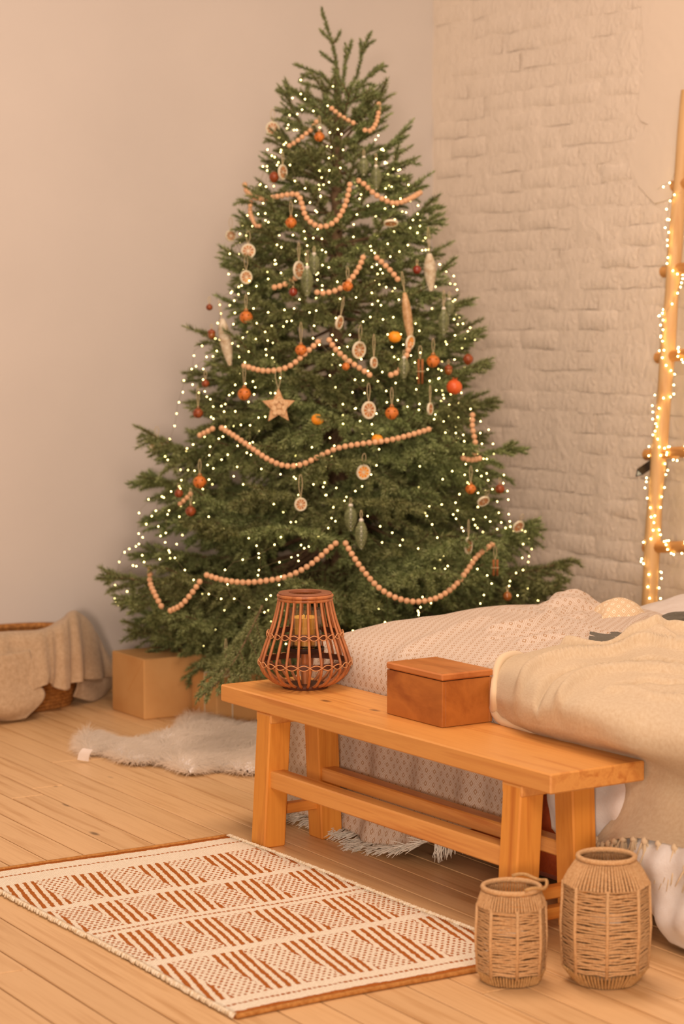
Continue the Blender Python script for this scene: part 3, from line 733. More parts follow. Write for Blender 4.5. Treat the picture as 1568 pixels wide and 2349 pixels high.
for k in range(9):                                         # fringe on the turned-up side edge
    p = SP[-1-k*4, -1]; put('tassel', tm[k % 4], spread, p-sp0+np.array([-.003, -.002, 0]), (rt.uniform(.1, .5), rt.uniform(-.15, .15), rt.uniform(0, 6)), (1, 1, 1.15))
# ---- rumpled folds of the same spread
def fold(name, crest, front, Yc, Yf, mat, parent, base, amp=.008, fs=26, seed=3, back=.16, m=26, n=44, zb=.585):
    cr = np.array([onY(x, y, Yc) for x, y in crest]); fr = np.array([onY(x, y, Yf) for x, y in front]); n_ = len(cr)
    bk = cr+np.array([.06, back, 0]); bk[:, 2] = zb
    md = cr*.45+fr*.55+np.array([-.015, -.02, .025]); pre = cr+np.array([.02, back*.4, -.008]); bot = fr+np.array([.03, .05, -.03])
    return cloth(name, [bk, pre, cr, md, fr, bot], m, n, mat, parent, amp, fs, seed, .006, base=base)
fold('rumpled_fold', [(1195, 1414), (1240, 1392), (1290, 1362), (1348, 1366), (1396, 1402)], [(1215, 1442), (1262, 1448), (1315, 1440), (1362, 1450), (1398, 1446)], 5.46, 5.33, M_spread, spread, sp0, .016, 34, 5)
fold('rumpled_fold', [(1250, 1424), (1290, 1414), (1335, 1408), (1372, 1414), (1400, 1428)], [(1255, 1462), (1295, 1470), (1340, 1476), (1376, 1472), (1402, 1458)], 5.30, 5.22, M_spread, spread, sp0, .010, 36, 12, back=.08)
fold('turned_back_fold', [(1376, 1416), (1394, 1392), (1426, 1380), (1458, 1390), (1486, 1420)], [(1380, 1446), (1398, 1468), (1430, 1477), (1462, 1470), (1492, 1446)], 5.28, 5.19, M_spread2, spread, sp0, .008, 22, 8, back=.16)

# ---- olive blanket peeping out, grey sheet and olive knit at the head
ol = thing('olive_blanket', 'dark olive folded blanket edge showing between the bedspread and the cream throw', 'blanket', onz(1410, 1480, .615))
bol = np.array(ol.location)
C = [[onz(1340, 1500, .608), onz(1410, 1500, .61), onz(1475, 1496, .61)], [onz(1345, 1488, .622), onz(1410, 1487, .622), onz(1475, 1484, .622)], [onz(1350, 1466, .624), onz(1410, 1464, .622), onz(1470, 1460, .622)], [onz(1352, 1452, .612), onz(1410, 1450, .61), onz(1470, 1446, .61)]]
cloth('blanket_edge', C, 24, 36, M_olive, ol, .002, 40, 2, .008, base=bol)
gs = thing('rose_grey_sheet', 'rose-grey crumpled sheet at the head of the bed below the ladder', 'sheet', atd(1520, 1400, 7.25)); bgs = np.array(gs.location)
C = [[atd(x, y, 7.75) for x, y in [(1405, 1418), (1460, 1408), (1520, 1392), (1600, 1386), (1720, 1390)]], [atd(x, y, 7.45) for x, y in [(1405, 1412), (1460, 1400), (1515, 1380), (1580, 1364), (1720, 1372)]],
     [atd(x, y, 7.2) for x, y in [(1405, 1422), (1460, 1408), (1520, 1396), (1590, 1380), (1720, 1390)]], [atd(x, y, 6.95) for x, y in [(1405, 1440), (1460, 1432), (1520, 1425), (1600, 1420), (1720, 1420)]], [atd(x, y, 6.85) for x, y in [(1405, 1462), (1460, 1458), (1520, 1450), (1600, 1446), (1720, 1450)]]]
cloth('sheet', C, 40, 60, M_grey, gs, .010, 16, 17, .005, base=bgs)
kn = thing('olive_knit', 'dark olive knitted cloth heaped on the rose-grey sheet', 'knitwear', atd(1545, 1430, 6.85)); bkn = np.array(kn.location)
C = [[atd(x, y, 7.0) for x, y in [(1502, 1434), (1530, 1424), (1570, 1424), (1640, 1424)]], [atd(x, y, 6.92) for x, y in [(1496, 1430), (1520, 1410), (1568, 1408), (1650, 1404)]], [atd(x, y, 6.82) for x, y in [(1497, 1434), (1525, 1422), (1568, 1420), (1650, 1418)]], [atd(x, y, 6.76) for x, y in [(1500, 1438), (1530, 1444), (1570, 1448), (1650, 1450)]], [atd(x, y, 6.80) for x, y in [(1506, 1446), (1535, 1452), (1572, 1456), (1650, 1458)]]]
cloth('knit_heap', C, 36, 48, M_olive, kn, .008, 34, 23, .008, base=bkn)

# ---- white sheet hanging at the near foot corner
sh = thing('hanging_sheet', 'white sheet hanging in soft folds from the near foot corner to the floor', 'sheet', (3.58, 3.9, 0)); bsh = np.array([3.58, 3.9, 0])
Yl = [4.40, 4.22, 4.0, 3.75, 3.4, 3.1]
C = [[(3.66, y, .50) for y in Yl], [(3.615, y, .42) for y in Yl], [(3.60, 4.36, .31), (3.585, 4.18, .31), (3.575, 3.98, .31), (3.57, 3.74, .31), (3.57, 3.4, .31), (3.57, 3.1, .31)],
     [(3.605, 4.30, .20), (3.565, 4.13, .20), (3.54, 3.95, .20), (3.53, 3.72, .2), (3.53, 3.4, .2), (3.53, 3.1, .2)], [(3.62, 4.10, .10), (3.57, 4.03, .095), (3.535, 3.92, .09), (3.51, 3.70, .09), (3.51, 3.4, .09), (3.51, 3.1, .09)],
     [(3.64, 4.02, .035), (3.60, 3.98, .025), (3.565, 3.90, .02), (3.54, 3.70, .015), (3.54, 3.4, .015), (3.54, 3.1, .015)]]
def shf(P):
    P = P.copy(); h = np.clip((.42-P[..., 2])/.15, 0, 1)*np.clip(P[..., 2]/.12, .25, 1); s_ = P[..., 1]*.6+P[..., 2]*.9
    P[..., 0] += h*(.014*np.sin(s_*38+2*np.sin(P[..., 1]*7))+.006*np.sin(P[..., 1]*60)); return P
cloth('sheet', C, 60, 80, M_sheet, sh, .004, 22, 13, .004, post=shf, base=bsh)
# grey cloth end hanging under the bench between the right-hand legs
gc = thing('hanging_cloth_end', 'pale cloth end hanging behind the right-hand bench legs', 'cloth', (3.6, 4.36, .2)); bgc = np.array([3.6, 4.36, .2])
cloth('cloth_end', [[(3.615, 4.50, .40), (3.605, 4.42, .40), (3.61, 4.36, .40)], [(3.61, 4.48, .30), (3.598, 4.42, .29), (3.6, 4.35, .30)], [(3.61, 4.46, .2), (3.6, 4.41, .19), (3.605, 4.34, .2)]], 20, 20, M_sheet, gc, .004, 40, 3, .004, base=bgc)

# ---- cream knitted throw
th0 = np.array([3.8, 4.3, .5])
throw = thing('knit_throw', 'cream loose-knit throw heaped over the near half of the bed with a knotted fringe', 'throw', th0)
Z = onz
C = [[Z(1215, 1508, .585), Z(1290, 1486, .595), Z(1400, 1494, .60), Z(1468, 1470, .61), Z(1560, 1462, .62), Z(1800, 1470, .62)],
     [Z(1180, 1508, .605), Z(1290, 1484, .62), Z(1400, 1490, .622), Z(1462, 1452, .665), Z(1560, 1446, .665), Z(1800, 1452, .66)],
     [Z(1152, 1520, .605), Z(1275, 1500, .618), Z(1400, 1508, .618), Z(1480, 1490, .645), Z(1570, 1482, .645), Z(1800, 1500, .64)],
     [Z(1139, 1556, .57), Z(1240, 1550, .606), Z(1400, 1552, .612), Z(1500, 1552, .615), Z(1600, 1560, .615), Z(1810, 1600, .615)],
     [Z(1137, 1600, .525), Z(1220, 1608, .553), Z(1335, 1612, .578), Z(1455, 1625, .587), Z(1570, 1650, .587), Z(1790, 1700, .587)],
     [Z(1140, 1636, .475), Z(1214, 1656, .492), Z(1335, 1682, .50), Z(1455, 1710, .51), Z(1560, 1735, .51), Z(1760, 1790, .51)],
     [(3.615, 4.715, .440), (3.605, 4.55, .44), (3.603, 4.32, .44), (3.600, 4.085, .445), (3.59, 3.93, .43), (3.58, 3.62, .42)],
     [(3.62, 4.71, .40), (3.605, 4.54, .40), (3.603, 4.22, .405), (3.59, 4.10, .37), (3.57, 3.96, .36), (3.56, 3.60, .36)],
     [(3.62, 4.70, .37), (3.605, 4.53, .37), (3.603, 4.16, .39), (3.58, 4.15, .28), (3.558, 3.99, .30), (3.55, 3.58, .31)],
     [(3.62, 4.70, .34), (3.605, 4.52, .34), (3.602, 4.12, .385), (3.575, 4.235, .215), (3.552, 4.03, .265), (3.545, 3.56, .28)]]
RIDGES = [([(1165, 1600), (1185, 1562), (1250, 1538), (1330, 1524), (1440, 1520), (1568, 1524)], 0.014, 0.034), ([(1180, 1620), (1205, 1590), (1260, 1562), (1340, 1543), (1440, 1538), (1568, 1545)], 0.012, -0.024),
          ([(1240, 1608), (1275, 1585), (1330, 1566), (1420, 1556), (1568, 1562)], 0.015, 0.027), ([(1300, 1500), (1380, 1512), (1440, 1506), (1520, 1500), (1600, 1500)], 0.012, 0.027), ([(1420, 1580), (1480, 1572), (1540, 1578), (1620, 1570)], 0.017, -0.020),
          ([(1560, 1610), (1500, 1606), (1450, 1590), (1400, 1586)], 0.019, 0.017), ([(1462, 1462), (1478, 1482), (1500, 1500), (1540, 1512)], 0.022, 0.014)]
def thf(P):
    P = P.copy(); top = np.clip((P[..., 2]-.5)/.06, 0, 1)
    u = P[..., 0]*.75+P[..., 1]*.65; w = P[..., 0]*.65-P[..., 1]*.75
    XY = P[..., :2]
    for pts, s_, a_ in RIDGES:
        L_ = spline([onz(x, y, .6)[:2] for x, y in pts], 240); d = np.sqrt(((XY[:, :, None]-L_[None, None])**2).sum(-1)).min(-1)
        P[..., 2] += top*a_*np.exp(-(d/s_)**2)
    return P
to, TP = cloth('knit', C, 200, 220, M_throw, throw, .0030, 20, 41, .008, post=thf, base=th0)
# rolled hem along the left edge and a loose cowl fold at the back
edge_ = [TP[int(i), 0] for i in np.linspace(11, 109, 12)]+[TP[int(120+q*2.2), int(q*11)] for q in range(1, 9)]
MB().tube(spline(np.array(edge_)+np.array([-.004, .004, .004]), 60), .012+.002*np.sin(np.arange(60)*.23), 8).build('rolled_hem', M_throw, throw, smooth=True, off=th0)
0 and MB().tube(spline([Z(1200, 1575, .62), Z(1255, 1558, .628), Z(1330, 1540, .632), Z(1420, 1532, .634), Z(1520, 1530, .634)], 50)+np.array([0, 0, -.012]), .016+.004*np.sin(np.arange(50)*.5), 8).build('fold_ridge', M_throw, throw, smooth=True, off=th0)
tt = [tassel_mesh(.105, .008, 14, .0026, 80+k, M_throw, True) for k in range(3)]
hem = TP[-1]; n_ = len(hem)
for k, i in enumerate(np.linspace(n_*.585, n_-8, 15).astype(int)):
    put('tassel', tt[k % 3], throw, hem[i]-th0, (rt.uniform(-.12, .12), rt.uniform(-.08, .08), rt.uniform(0, 6)), (1, 1, rt.uniform(.8, 1.1)))
# ================================================================== christmas tree
TX, TY = onY(772, 900, 7.33)[:2]
TREE = np.array([TX, TY, 0])
def renv(z):
    z = np.asarray(z, float); r = .13+(2.62-z)*.362
    return np.maximum(.05, np.where(z < .5, .897-(.5-z)*.25, r))
def ontree(x, y, k=1.0, push=0.0):
    """first point of the picture ray on the tree's cone (or its nearest pass)"""
    d = ray(x, y); t = np.linspace(7.2, 9.4, 900); P = CAM+t[:, None]*d
    q = np.hypot(P[:, 0]-TX, P[:, 1]-TY)-k*renv(P[:, 2]); i = np.where(q <= 0)[0]
    j = i[0] if len(i) else int(np.argmin(q))
    return P[j]-d*push
def needle_mat():
    m, nt, b = newmat('spruce_needles', .55, .35)
    g = nt.nodes.new('ShaderNodeNewGeometry'); oi = nt.nodes.new('ShaderNodeObjectInfo')
    c = ramp(nt, g.outputs['Random Per Island'], [(.0, T(78, 74, 34)), (.5, T(124, 116, 60)), (1.0, T(172, 158, 94))])
    hs = nd(nt, 'HueSaturation', Color=c, Value=mth(nt, 'MULTIPLY_ADD', oi.outputs['Random'], .35, .82), Hue=mth(nt, 'MULTIPLY_ADD', oi.outputs['Random'], .03, .488))
    nt.links.new(hs.outputs[0], b.inputs['Base Color'])
    return m
M_needle = needle_mat()
M_bark = plain('spruce_bark', T(124, 88, 56), .9, T(90, 60, 38), 40, bmp=.6)
def needles(tw, r, per=1000, ln=.0165, wd=.0019, rnd_=.45):
    """tw: polyline (k,3); one slim triangle per needle, all round the twig, leaning forward"""
    seg = np.diff(tw, axis=0); sl = np.linalg.norm(seg, axis=1); L = sl.sum(); n = max(6, int(L*per))
    u = np.sort(r.random(n))*L; cs = np.concatenate([[0], np.cumsum(sl)]); i = np.clip(np.searchsorted(cs, u)-1, 0, len(sl)-1)
    f = ((u-cs[i])/np.maximum(sl[i], 1e-9))[:, None]; p = tw[i]*(1-f)+tw[i+1]*f; t = seg[i]/np.maximum(sl[i], 1e-9)[:, None]
    z = np.array([0, 0, 1.]); x = np.cross(t, z); x /= np.maximum(np.linalg.norm(x, axis=1, keepdims=True), 1e-6); y = np.cross(x, t)
    a = np.where(r.random(n) < .5, 0, math.pi)+r.normal(size=n)*.5; up_ = r.random(n) < rnd_; a = np.where(up_, r.random(n)*2*math.pi, a)
    e = np.cos(a)[:, None]*x+np.sin(a)[:, None]*y
    endf = np.clip((u-(L-.012))/.012, 0, 1)[:, None]
    lean = np.radians(56+r.normal(size=n)*9)[:, None]*(1-.75*endf)
    d = np.cos(lean)*t+np.sin(lean)*e; d[:, 2] += .08; l = (ln*(.8+.35*r.random(n)))[:, None]
    s = np.cross(d, e+r.normal(size=(n, 3))*.4); s /= np.maximum(np.linalg.norm(s, axis=1, keepdims=True), 1e-6); s *= wd
    return np.stack([p-s, p+s, p+d*l], 1).reshape(-1, 3)
def twigs_mesh(name, tws, r, per=1000, ln=.0165, rnd_=.45):
    """tws: list of (polyline, base radius, needle start fraction)"""
    mb = MB(); NV = []
    for P, rad, f0 in tws:
        P = np.asarray(P, float); k = len(P)
        mb.tube(P, np.linspace(rad, rad*.35, k), 4, caps=False, m=1)
        i = int(f0*(k-1)); NV.append(needles(P[i:], r, per, ln, rnd_=rnd_))
    V = np.concatenate(NV); n = len(V)//3; q = np.arange(n)*3+mb.n
    mb.V.append(V); mb.F += np.stack([q, q+1, q+2], -1).tolist(); mb.mi += [0]*n; mb.n += len(V)
    me = mb.mesh(name, [M_needle, M_bark], False); return me
def bough(L, seed, droop, bare=.34):
    r = np.random.default_rng(seed); tws = []
    s = np.linspace(0, 1, 14); bend = r.normal()*.06
    ax = np.stack([L*s, L*bend*s*s+.01*L*np.sin(s*7+r.random()*6), L*(-.16*droop*np.sin(s*math.pi*.8)+.10*droop*s**3)], -1)
    tws.append((ax, .004+.007*L, bare))
    def axat(f): i = f*13; k = min(int(i), 12); w = i-k; return ax[k]*(1-w)+ax[k+1]*w, (ax[k+1]-ax[k])/np.linalg.norm(ax[k+1]-ax[k])
    f = max(.06, bare); sg = 1
    while f < .97:
        p, t = axat(f); sg = -sg
        l = (.46*L*(1-f)**.8*min(1, f*2.0+.3)+.055)*(.75+.5*r.random())
        an = math.radians(56-16*f+r.normal()*7)*sg; side = np.cross((0, 0, 1), t); side /= np.linalg.norm(side)
        d = math.cos(an)*t+math.sin(an)*side+np.array([0, 0, r.normal()*.10])
        q = np.linspace(0, 1, 6)[:, None]; dr = droop*(.15+.45*r.random())*(1.25-f)
        lat = p+d*l*q+t*.15*l*q**2+np.array([0, 0, -1.])*dr*l*q**2*(1 if l > .08 else .4)
        tws.append((lat, .0035, .0 if l < .15 else .08))
        if l > .10:                                        # side shoots on the side shoots
            g = .30; s2 = 1
            while g < .88:
                k = g*5; kk = min(int(k), 4); b = lat[kk]*(1-(k-kk))+lat[kk+1]*(k-kk); td = lat[kk+1]-lat[kk]; td /= np.linalg.norm(td); s2 = -s2
                l2 = (.5*l*(1-g)+.035)*(.8+.4*r.random()); sd = np.cross((0, 0, 1), td); sd /= max(np.linalg.norm(sd), 1e-6)
                a2 = math.radians(42+r.normal()*6)*s2; d2 = math.cos(a2)*td+math.sin(a2)*sd+np.array([0, 0, r.normal()*.08-.10*droop])
                q2 = np.linspace(0, 1, 4)[:, None]
                tws.append((b+d2*l2*q2+np.array([0, 0, -1.])*.3*droop*l2*q2**2, .0022, 0)); g += .040/l
        f += (.040 if L > .5 else .034)/L
    return twigs_mesh('branch', tws, r, 1750 if L > .5 else 1750, .0235 if L > .4 else .0205)
LENS = [.16, .26, .38, .52, .66, .80, .92]
tmpl = {L: [bough(L, 100+int(L*100)*7+v, .45+.28*v if L > .3 else .3) for v in range(3)] for L in LENS}
tree = thing('christmas_tree', 'tall decorated spruce in the corner between smooth wall and brick wall', 'christmas tree', TREE)
rt = random.Random(21)
tk = MB(); tk.lathe([(.045, 0), (.042, .5), (.03, 1.5), (.016, 2.3), (.009, 2.55)], 12); tk.build('trunk', M_bark, tree, smooth=True)
camaz = math.atan2(-TY, -TX)
nbr = 0; z = .30; lay = 0
while z < 2.47:
    cnt = int(round(6+6.5*min(1, (2.6-z)/1.3))); a0 = rt.uniform(0, 6.28)
    for k in range(cnt):
        az = a0+k*2*math.pi/cnt+rt.uniform(-.22, .22)
        zt = z+rt.uniform(-.035, .035); R = float(renv(zt))*rt.uniform(.84, 1.12)
        h = (zt-.3)/2.2; el = math.radians(-10+20*h+42*h**4+rt.uniform(-6, 6))
        L = R/math.cos(el); T_ = min(LENS, key=lambda q: abs(math.log(q/L))); s_ = L/T_
        lim = min((WY-.07-TY)/max(math.sin(az), 1e-3), (WX-.05-TX)/max(math.cos(az), 1e-3)) if (math.sin(az) > 0 or math.cos(az) > 0) else 9
        if math.sin(az) <= 0: lim = (WX-.05-TX)/max(math.cos(az), 1e-3)
        if math.cos(az) <= 0 and math.sin(az) > 0: lim = (WY-.07-TY)/math.sin(az)
        if R*1.04 > lim > 0: L *= lim/(R*1.04); T_ = min(LENS, key=lambda q: abs(math.log(q/L))); s_ = L/T_
        z0 = zt-L*math.sin(el)
        put('branch', rt.choice(tmpl[T_]), tree, (0, 0, z0), (rt.uniform(-.16, .16), -el, az), (s_, s_*rt.uniform(.9, 1.05), s_)); nbr += 1
    z += .165-.04*(z/2.5); lay += 1
# extra front boughs filling the face of the tree
for k in range(max(0, 165-nbr)):
    z = .3+2.0*rt.random()**1.25; az = camaz+rt.uniform(-1.5, 1.5); R = float(renv(z))*rt.uniform(.8, .98); el = math.radians(-16+26*(z-.3)/2.2+rt.uniform(-8, 8))
    L = R/math.cos(el); T_ = min(LENS, key=lambda q: abs(math.log(q/L))); s_ = L/T_
    put('branch', rt.choice(tmpl[T_]), tree, (0, 0, z-L*math.sin(el)), (rt.uniform(-.4, .4), -el, az), (s_, s_, s_))
# low boughs reaching over the gifts and out to both sides
for x, y, dd, zb in ((262, 1332, 8.45, .66), (1278, 1348, 8.75, .62), (1236, 1216, 8.7, .86), (325, 985, 8.5, 1.12)):
    v = atd(x, y, dd)-TREE-np.array([0, 0, zb]); L = float(np.linalg.norm(v)); T_ = min(LENS, key=lambda q: abs(math.log(q/L))); s_ = L/T_
    put('branch', rt.choice(tmpl[T_]), tree, (0, 0, zb), (rt.uniform(-.2, .2), -math.asin(v[2]/L), math.atan2(v[1], v[0])), (s_, s_*.8, s_))
for p, q in ((atd(600, 1390, 7.85), atd(470, 1596, 7.52)),):
    v = q-p; L = float(np.linalg.norm(v)); T_ = min(LENS, key=lambda w: abs(math.log(w/L))); s_ = L/T_
    put('branch', bough(T_, 777, .6, 0.), tree, p-TREE, (.2, -math.asin(v[2]/L), math.atan2(v[1], v[0])), (s_, s_*.6, s_*.8))
# the bare top shoots
D0 = (TREE+np.array([0, 0, 2.6])-CAM)@FW
def tp(pts, dd=0.0): return spline([atd(x, y, D0+dd) for x, y in pts], 8)
tops = [([(782, 260), (776, 190), (770, 140), (760, 92), (746, 52), (738, 22)], 0), ([(766, 100), (750, 86), (735, 70)], -.02), ([(767, 98), (774, 86), (779, 74)], .02), ([(772, 150), (755, 136), (736, 121)], .02),
        ([(784, 215), (790, 160), (793, 128), (792, 104)], -.04), ([(792, 140), (800, 118), (806, 94)], .0), ([(790, 220), (816, 178), (828, 130), (826, 94)], .03), ([(829, 118), (838, 98), (850, 76)], .0), ([(830, 122), (842, 104), (857, 94)], .05),
        ([(792, 225), (830, 192), (858, 160), (884, 152)], .05), ([(856, 164), (866, 156), (880, 163)], .02), ([(845, 178), (860, 166), (876, 148)], -.03), ([(815, 205), (840, 195), (862, 195)], -.05), ([(782, 225), (745, 180), (708, 160), (676, 148)], -.03),
        ([(720, 168), (700, 172), (688, 184)], -.06), ([(735, 178), (712, 180), (694, 172)], .02), ([(778, 230), (740, 205), (690, 190)], -.06), ([(780, 240), (735, 235), (690, 215), (654, 196)], -.05), ([(700, 222), (670, 215), (636, 206)], -.04), ([(760, 195), (745, 178), (736, 166)], -.04)]
r0 = np.random.default_rng(5); tws = [(tp(p, d)-TREE, .0035, .05) for p, d in tops]
put('top_shoot', twigs_mesh('top_shoot', tws, r0, 3200, .0165, 1.0), tree)['label'] = 'bare upright shoots at the tip'

# ================================================================== fairy lights on the tree
def emit(name, c, s):
    m, nt, b = newmat(name); b.inputs['Base Color'].default_value = (1, .9, .7, 1); b.inputs['Emission Color'].default_value = c; b.inputs['Emission Strength'].default_value = s
    return m
M_led = emit('warm_white_led', (1.0, .78, .28, 1), 12.0)
M_led2 = emit('amber_led', (1.0, .64, .22, 1), 34.0)
M_wire = plain('thin_copper_wire', T(120, 96, 56), .5)
bm_ = MB(); bm_.ball((0, 0, 0), .0026, 7, 5); bulb = bm_.mesh('bulb', M_led)
bm_ = MB(); bm_.ball((0, 0, 0), .0027, 7, 5); bulb2 = bm_.mesh('bulb', M_led2)
def strand(name, P, label, group, step, bm, base, r=.0006, skip=0.0):
    t = thing(name, label, 'fairy lights', base, group=group)
    MB().tube(P, r, 3, caps=False).build('wire', M_wire, t, off=base)
    cs = np.concatenate([[0], np.cumsum(np.linalg.norm(np.diff(P, axis=0), axis=1))]); d = step*.5
    while d < cs[-1]:
        i = min(np.searchsorted(cs, d)-1, len(P)-2); f = (d-cs[i])/(cs[i+1]-cs[i]); p = P[i]*(1-f)+P[i+1]*f
        put('bulb', bm, t, p-np.asarray(base)+np.array([rt.uniform(-.006, .006), rt.uniform(-.006, .006), rt.uniform(-.004, .004)])); d += step*rt.uniform(.7, 1.35)
    return t
NS = 19
for k in range(NS):
    az0 = camaz+math.radians(-88+176*(k+.5)/NS); zs = np.linspace(rt.uniform(2.05, 2.52), rt.uniform(.24, .6), 46); ph = rt.uniform(0, 6)
    inner = (k % 4 == 2)
    fac = (.72 if inner else .93)+.075*np.sin(zs*9+ph)+.05*np.sin(zs*23+ph)
    fac = np.minimum(fac, 1.0)
    az = az0+.22*np.sin(zs*5+ph)+.14*np.sin(zs*14+ph*2)
    rr = renv(zs)*fac+.01
    P = np.stack([TX+rr*np.cos(az), TY+rr*np.sin(az), zs+.025*np.sin(zs*31+ph)], -1)
    P[:, 1] = np.minimum(P[:, 1], WY-.03); P[:, 0] = np.minimum(P[:, 0], WX-.04)
    strand('fairy_light_strand', P, 'strand of tiny warm white fairy lights trailing down the tree', 'fairy light strands on the tree', .062, bulb, TREE)

# ================================================================== wooden bead garlands
M_bead = wood('pale_wooden_bead', T(226, 158, 106), T(206, 134, 82), axis=2, cross=120, along=30, rough=.55)
M_cord = plain('bead_cord', T(196, 150, 104), .9)
bm_ = MB(); bm_.ball((0, 0, 0), .0112, 12, 8); bead = bm_.mesh('bead', M_bead)
def garland(px, label, k=1.03, size=1.0):
    P = np.array([ontree(x, y, k) for x, y in px]); P = spline(P, 90)
    b0 = P[0]; t = thing('bead_garland', label, 'bead garland', b0, group='wooden bead garlands on the tree')
    MB().tube(P, .0011, 4).build('cord', M_cord, t, off=b0)
    cs = np.concatenate([[0], np.cumsum(np.linalg.norm(np.diff(P, axis=0), axis=1))]); d = .008
    while d < cs[-1]:
        i = min(max(np.searchsorted(cs, d)-1, 0), 88); f = (d-cs[i])/(cs[i+1]-cs[i])
        put('bead', bead, t, P[i]*(1-f)+P[i+1]*f-b0, (rt.uniform(0, 3), rt.uniform(0, 3), 0), (size,)*3); d += .0228*size
garland([(757, 246), (780, 265), (805, 280), (820, 284)], 'short bead garland just below the tree top, left of its companion loop', 1.12, .9)
garland([(832, 298), (850, 299), (862, 282), (868, 255), (868, 236)], 'bead garland curling up beside the right edge near the tree top', 1.12, .9)
garland([(728, 275), (715, 295), (700, 308), (680, 324), (662, 335)], 'bead garland slanting down left of the highest orange bell', 1.1, .9)
garland([(560, 420), (568, 442), (585, 453), (610, 456), (640, 450), (680, 446), (692, 468), (700, 495), (718, 514), (742, 520), (768, 508), (786, 482), (797, 450), (803, 418)], 'bead garland hanging in a deep U in the upper third of the tree', 1.06)
garland([(818, 412), (838, 425), (855, 442), (880, 458), (905, 466), (935, 458), (966, 440)], 'bead garland swagged to the upper right branch tip', 1.08)
garland([(575, 460), (574, 490), (588, 518), (600, 515)], 'short bead garland end hanging at the upper left edge', 1.05, .85)
garland([(625, 660), (645, 655), (668, 645), (684, 632)], 'short bead garland left of the green glass cones', 1.04)
garland([(722, 670), (745, 672), (775, 664), (800, 645), (822, 615), (836, 580)], 'bead garland curving up to the right behind a bell in mid tree', 1.05)
garland([(860, 588), (878, 604), (898, 624), (915, 645)], 'short bead garland slanting down on the right of mid tree', 1.05)
garland([(556, 838), (600, 850), (640, 848), (670, 836), (705, 806), (738, 776)], 'bead garland rising from the hanging left bell to the tree middle', 1.04)
garland([(752, 776), (770, 802), (800, 828), (830, 848), (850, 862)], 'bead garland falling to the right from the tree middle', 1.04)
garland([(892, 862), (915, 850), (932, 815), (938, 790)], 'short bead garland under the long golden cone on the right', 1.05)
garland([(505, 980), (540, 1002), (580, 1030), (612, 1052), (650, 1068), (690, 1066), (730, 1048), (775, 1028), (830, 1018), (890, 1010), (940, 998), (992, 982)], 'longest bead garland swagged across the tree below the wooden star', 1.05)
garland([(455, 1000), (475, 990), (490, 982)], 'stub of bead garland at the left edge beside the long swag', 1.03)
garland([(1083, 948), (1083, 980), (1090, 1020), (1088, 1045)], 'upright bead garland at the right edge of the lower tree', 1.04)
garland([(1058, 1050), (1080, 1055), (1106, 1050)], 'short level bead garland at the right edge of the lower tree', 1.04)
garland([(345, 1300), (344, 1335), (356, 1365), (374, 1398)], 'bead garland hanging at the lower left edge of the tree', 1.03)
garland([(388, 1402), (415, 1388), (440, 1360), (462, 1328)], 'bead garland rising from the lowest left loop', 1.04)
garland([(470, 1318), (510, 1330), (560, 1336), (610, 1332), (660, 1322), (710, 1296), (755, 1258), (775, 1242)], 'bead garland sagging above the rattan lantern', 1.05)
garland([(790, 1242), (806, 1270), (830, 1305), (865, 1345), (905, 1370), (950, 1380), (1000, 1372), (1040, 1346), (1070, 1310), (1095, 1275), (1130, 1247)], 'lowest bead garland hanging in a wide U on the lower right of the tree', 1.05)
garland([(440, 1130), (425, 1145), (408, 1160)], 'tiny stub of bead garland at the left under a dark bell', 1.02, .9)
# ================================================================== ornaments
PXM = 8.35/5000.0                                           # metres per picture pixel at the tree
M_rind = plain('dried_orange_rind', T(232, 196, 150), .7)
M_pulp = plain('dried_orange_pulp', T(198, 116, 52), .5, T(160, 82, 34), 60, spec=.5)
M_loop = plain('jute_loop', T(204, 164, 112), .9)
M_bell = plain('rusty_orange_bell', T(214, 112, 40), .45, T(186, 86, 26), 40, spec=.5)
M_belld = plain('dark_rust_bell', T(160, 70, 28), .4, T(120, 46, 18), 40, spec=.5)
M_slot = plain('bell_slot', T(40, 20, 10), .9)
M_mand = plain('mandarin_peel', T(246, 148, 28), .45, T(232, 120, 20), 30, bmp=.4, bscale=250, spec=.5)
M_pom = plain('pomegranate_skin', T(226, 92, 34), .4, T(196, 66, 22), 14, spec=.5)
M_redball = plain('dark_red_glass', T(140, 42, 20), .12, T(116, 30, 14), 8, spec=.8)
M_amber = plain('amber_glass', T(170, 90, 30), .15, T(110, 52, 20), 10, spec=.8)
M_cone = plain('green_glass_cone', T(136, 124, 74), .3, T(92, 84, 46), 90, spec=.7)
M_white = plain('frosted_cone', T(226, 190, 148), .6, T(190, 146, 100), 60)
M_gold = plain('pale_gold_cone', T(212, 156, 100), .4, T(178, 118, 64), 60, spec=.6)
M_ribw = plain('cream_bow', T(230, 196, 160), .8)
M_star = wood('star_wood', T(206, 146, 94), T(176, 112, 62), axis=0, cross=40, along=8)
M_slice = plain('wood_slice', T(218, 166, 114), .7, T(190, 130, 80), 90)
M_cin = plain('cinnamon_bark', T(172, 98, 48), .8, T(136, 70, 32), 50)
FACE = math.atan2(-FW[1], -FW[0])                           # azimuth pointing at the viewer
def loop(t, z0, h, w=.008):
    a = np.linspace(-math.pi*.5, math.pi*1.5, 26); MB().tube(np.stack([0*a, w*np.cos(a)*np.clip((np.sin(a)+1.4)/1.6, .15, 1), z0+h*(.5+.5*np.sin(a))], -1), .0011, 5).build('hanging_loop', M_loop, t)
def hang_(name, label, cat, x, y, group, k=1.05, yaw=0.0, tilt=0.0, push=0.0):
    return thing(name, label, cat, ontree(x, y, k, push), (0, tilt, FACE+yaw), group)
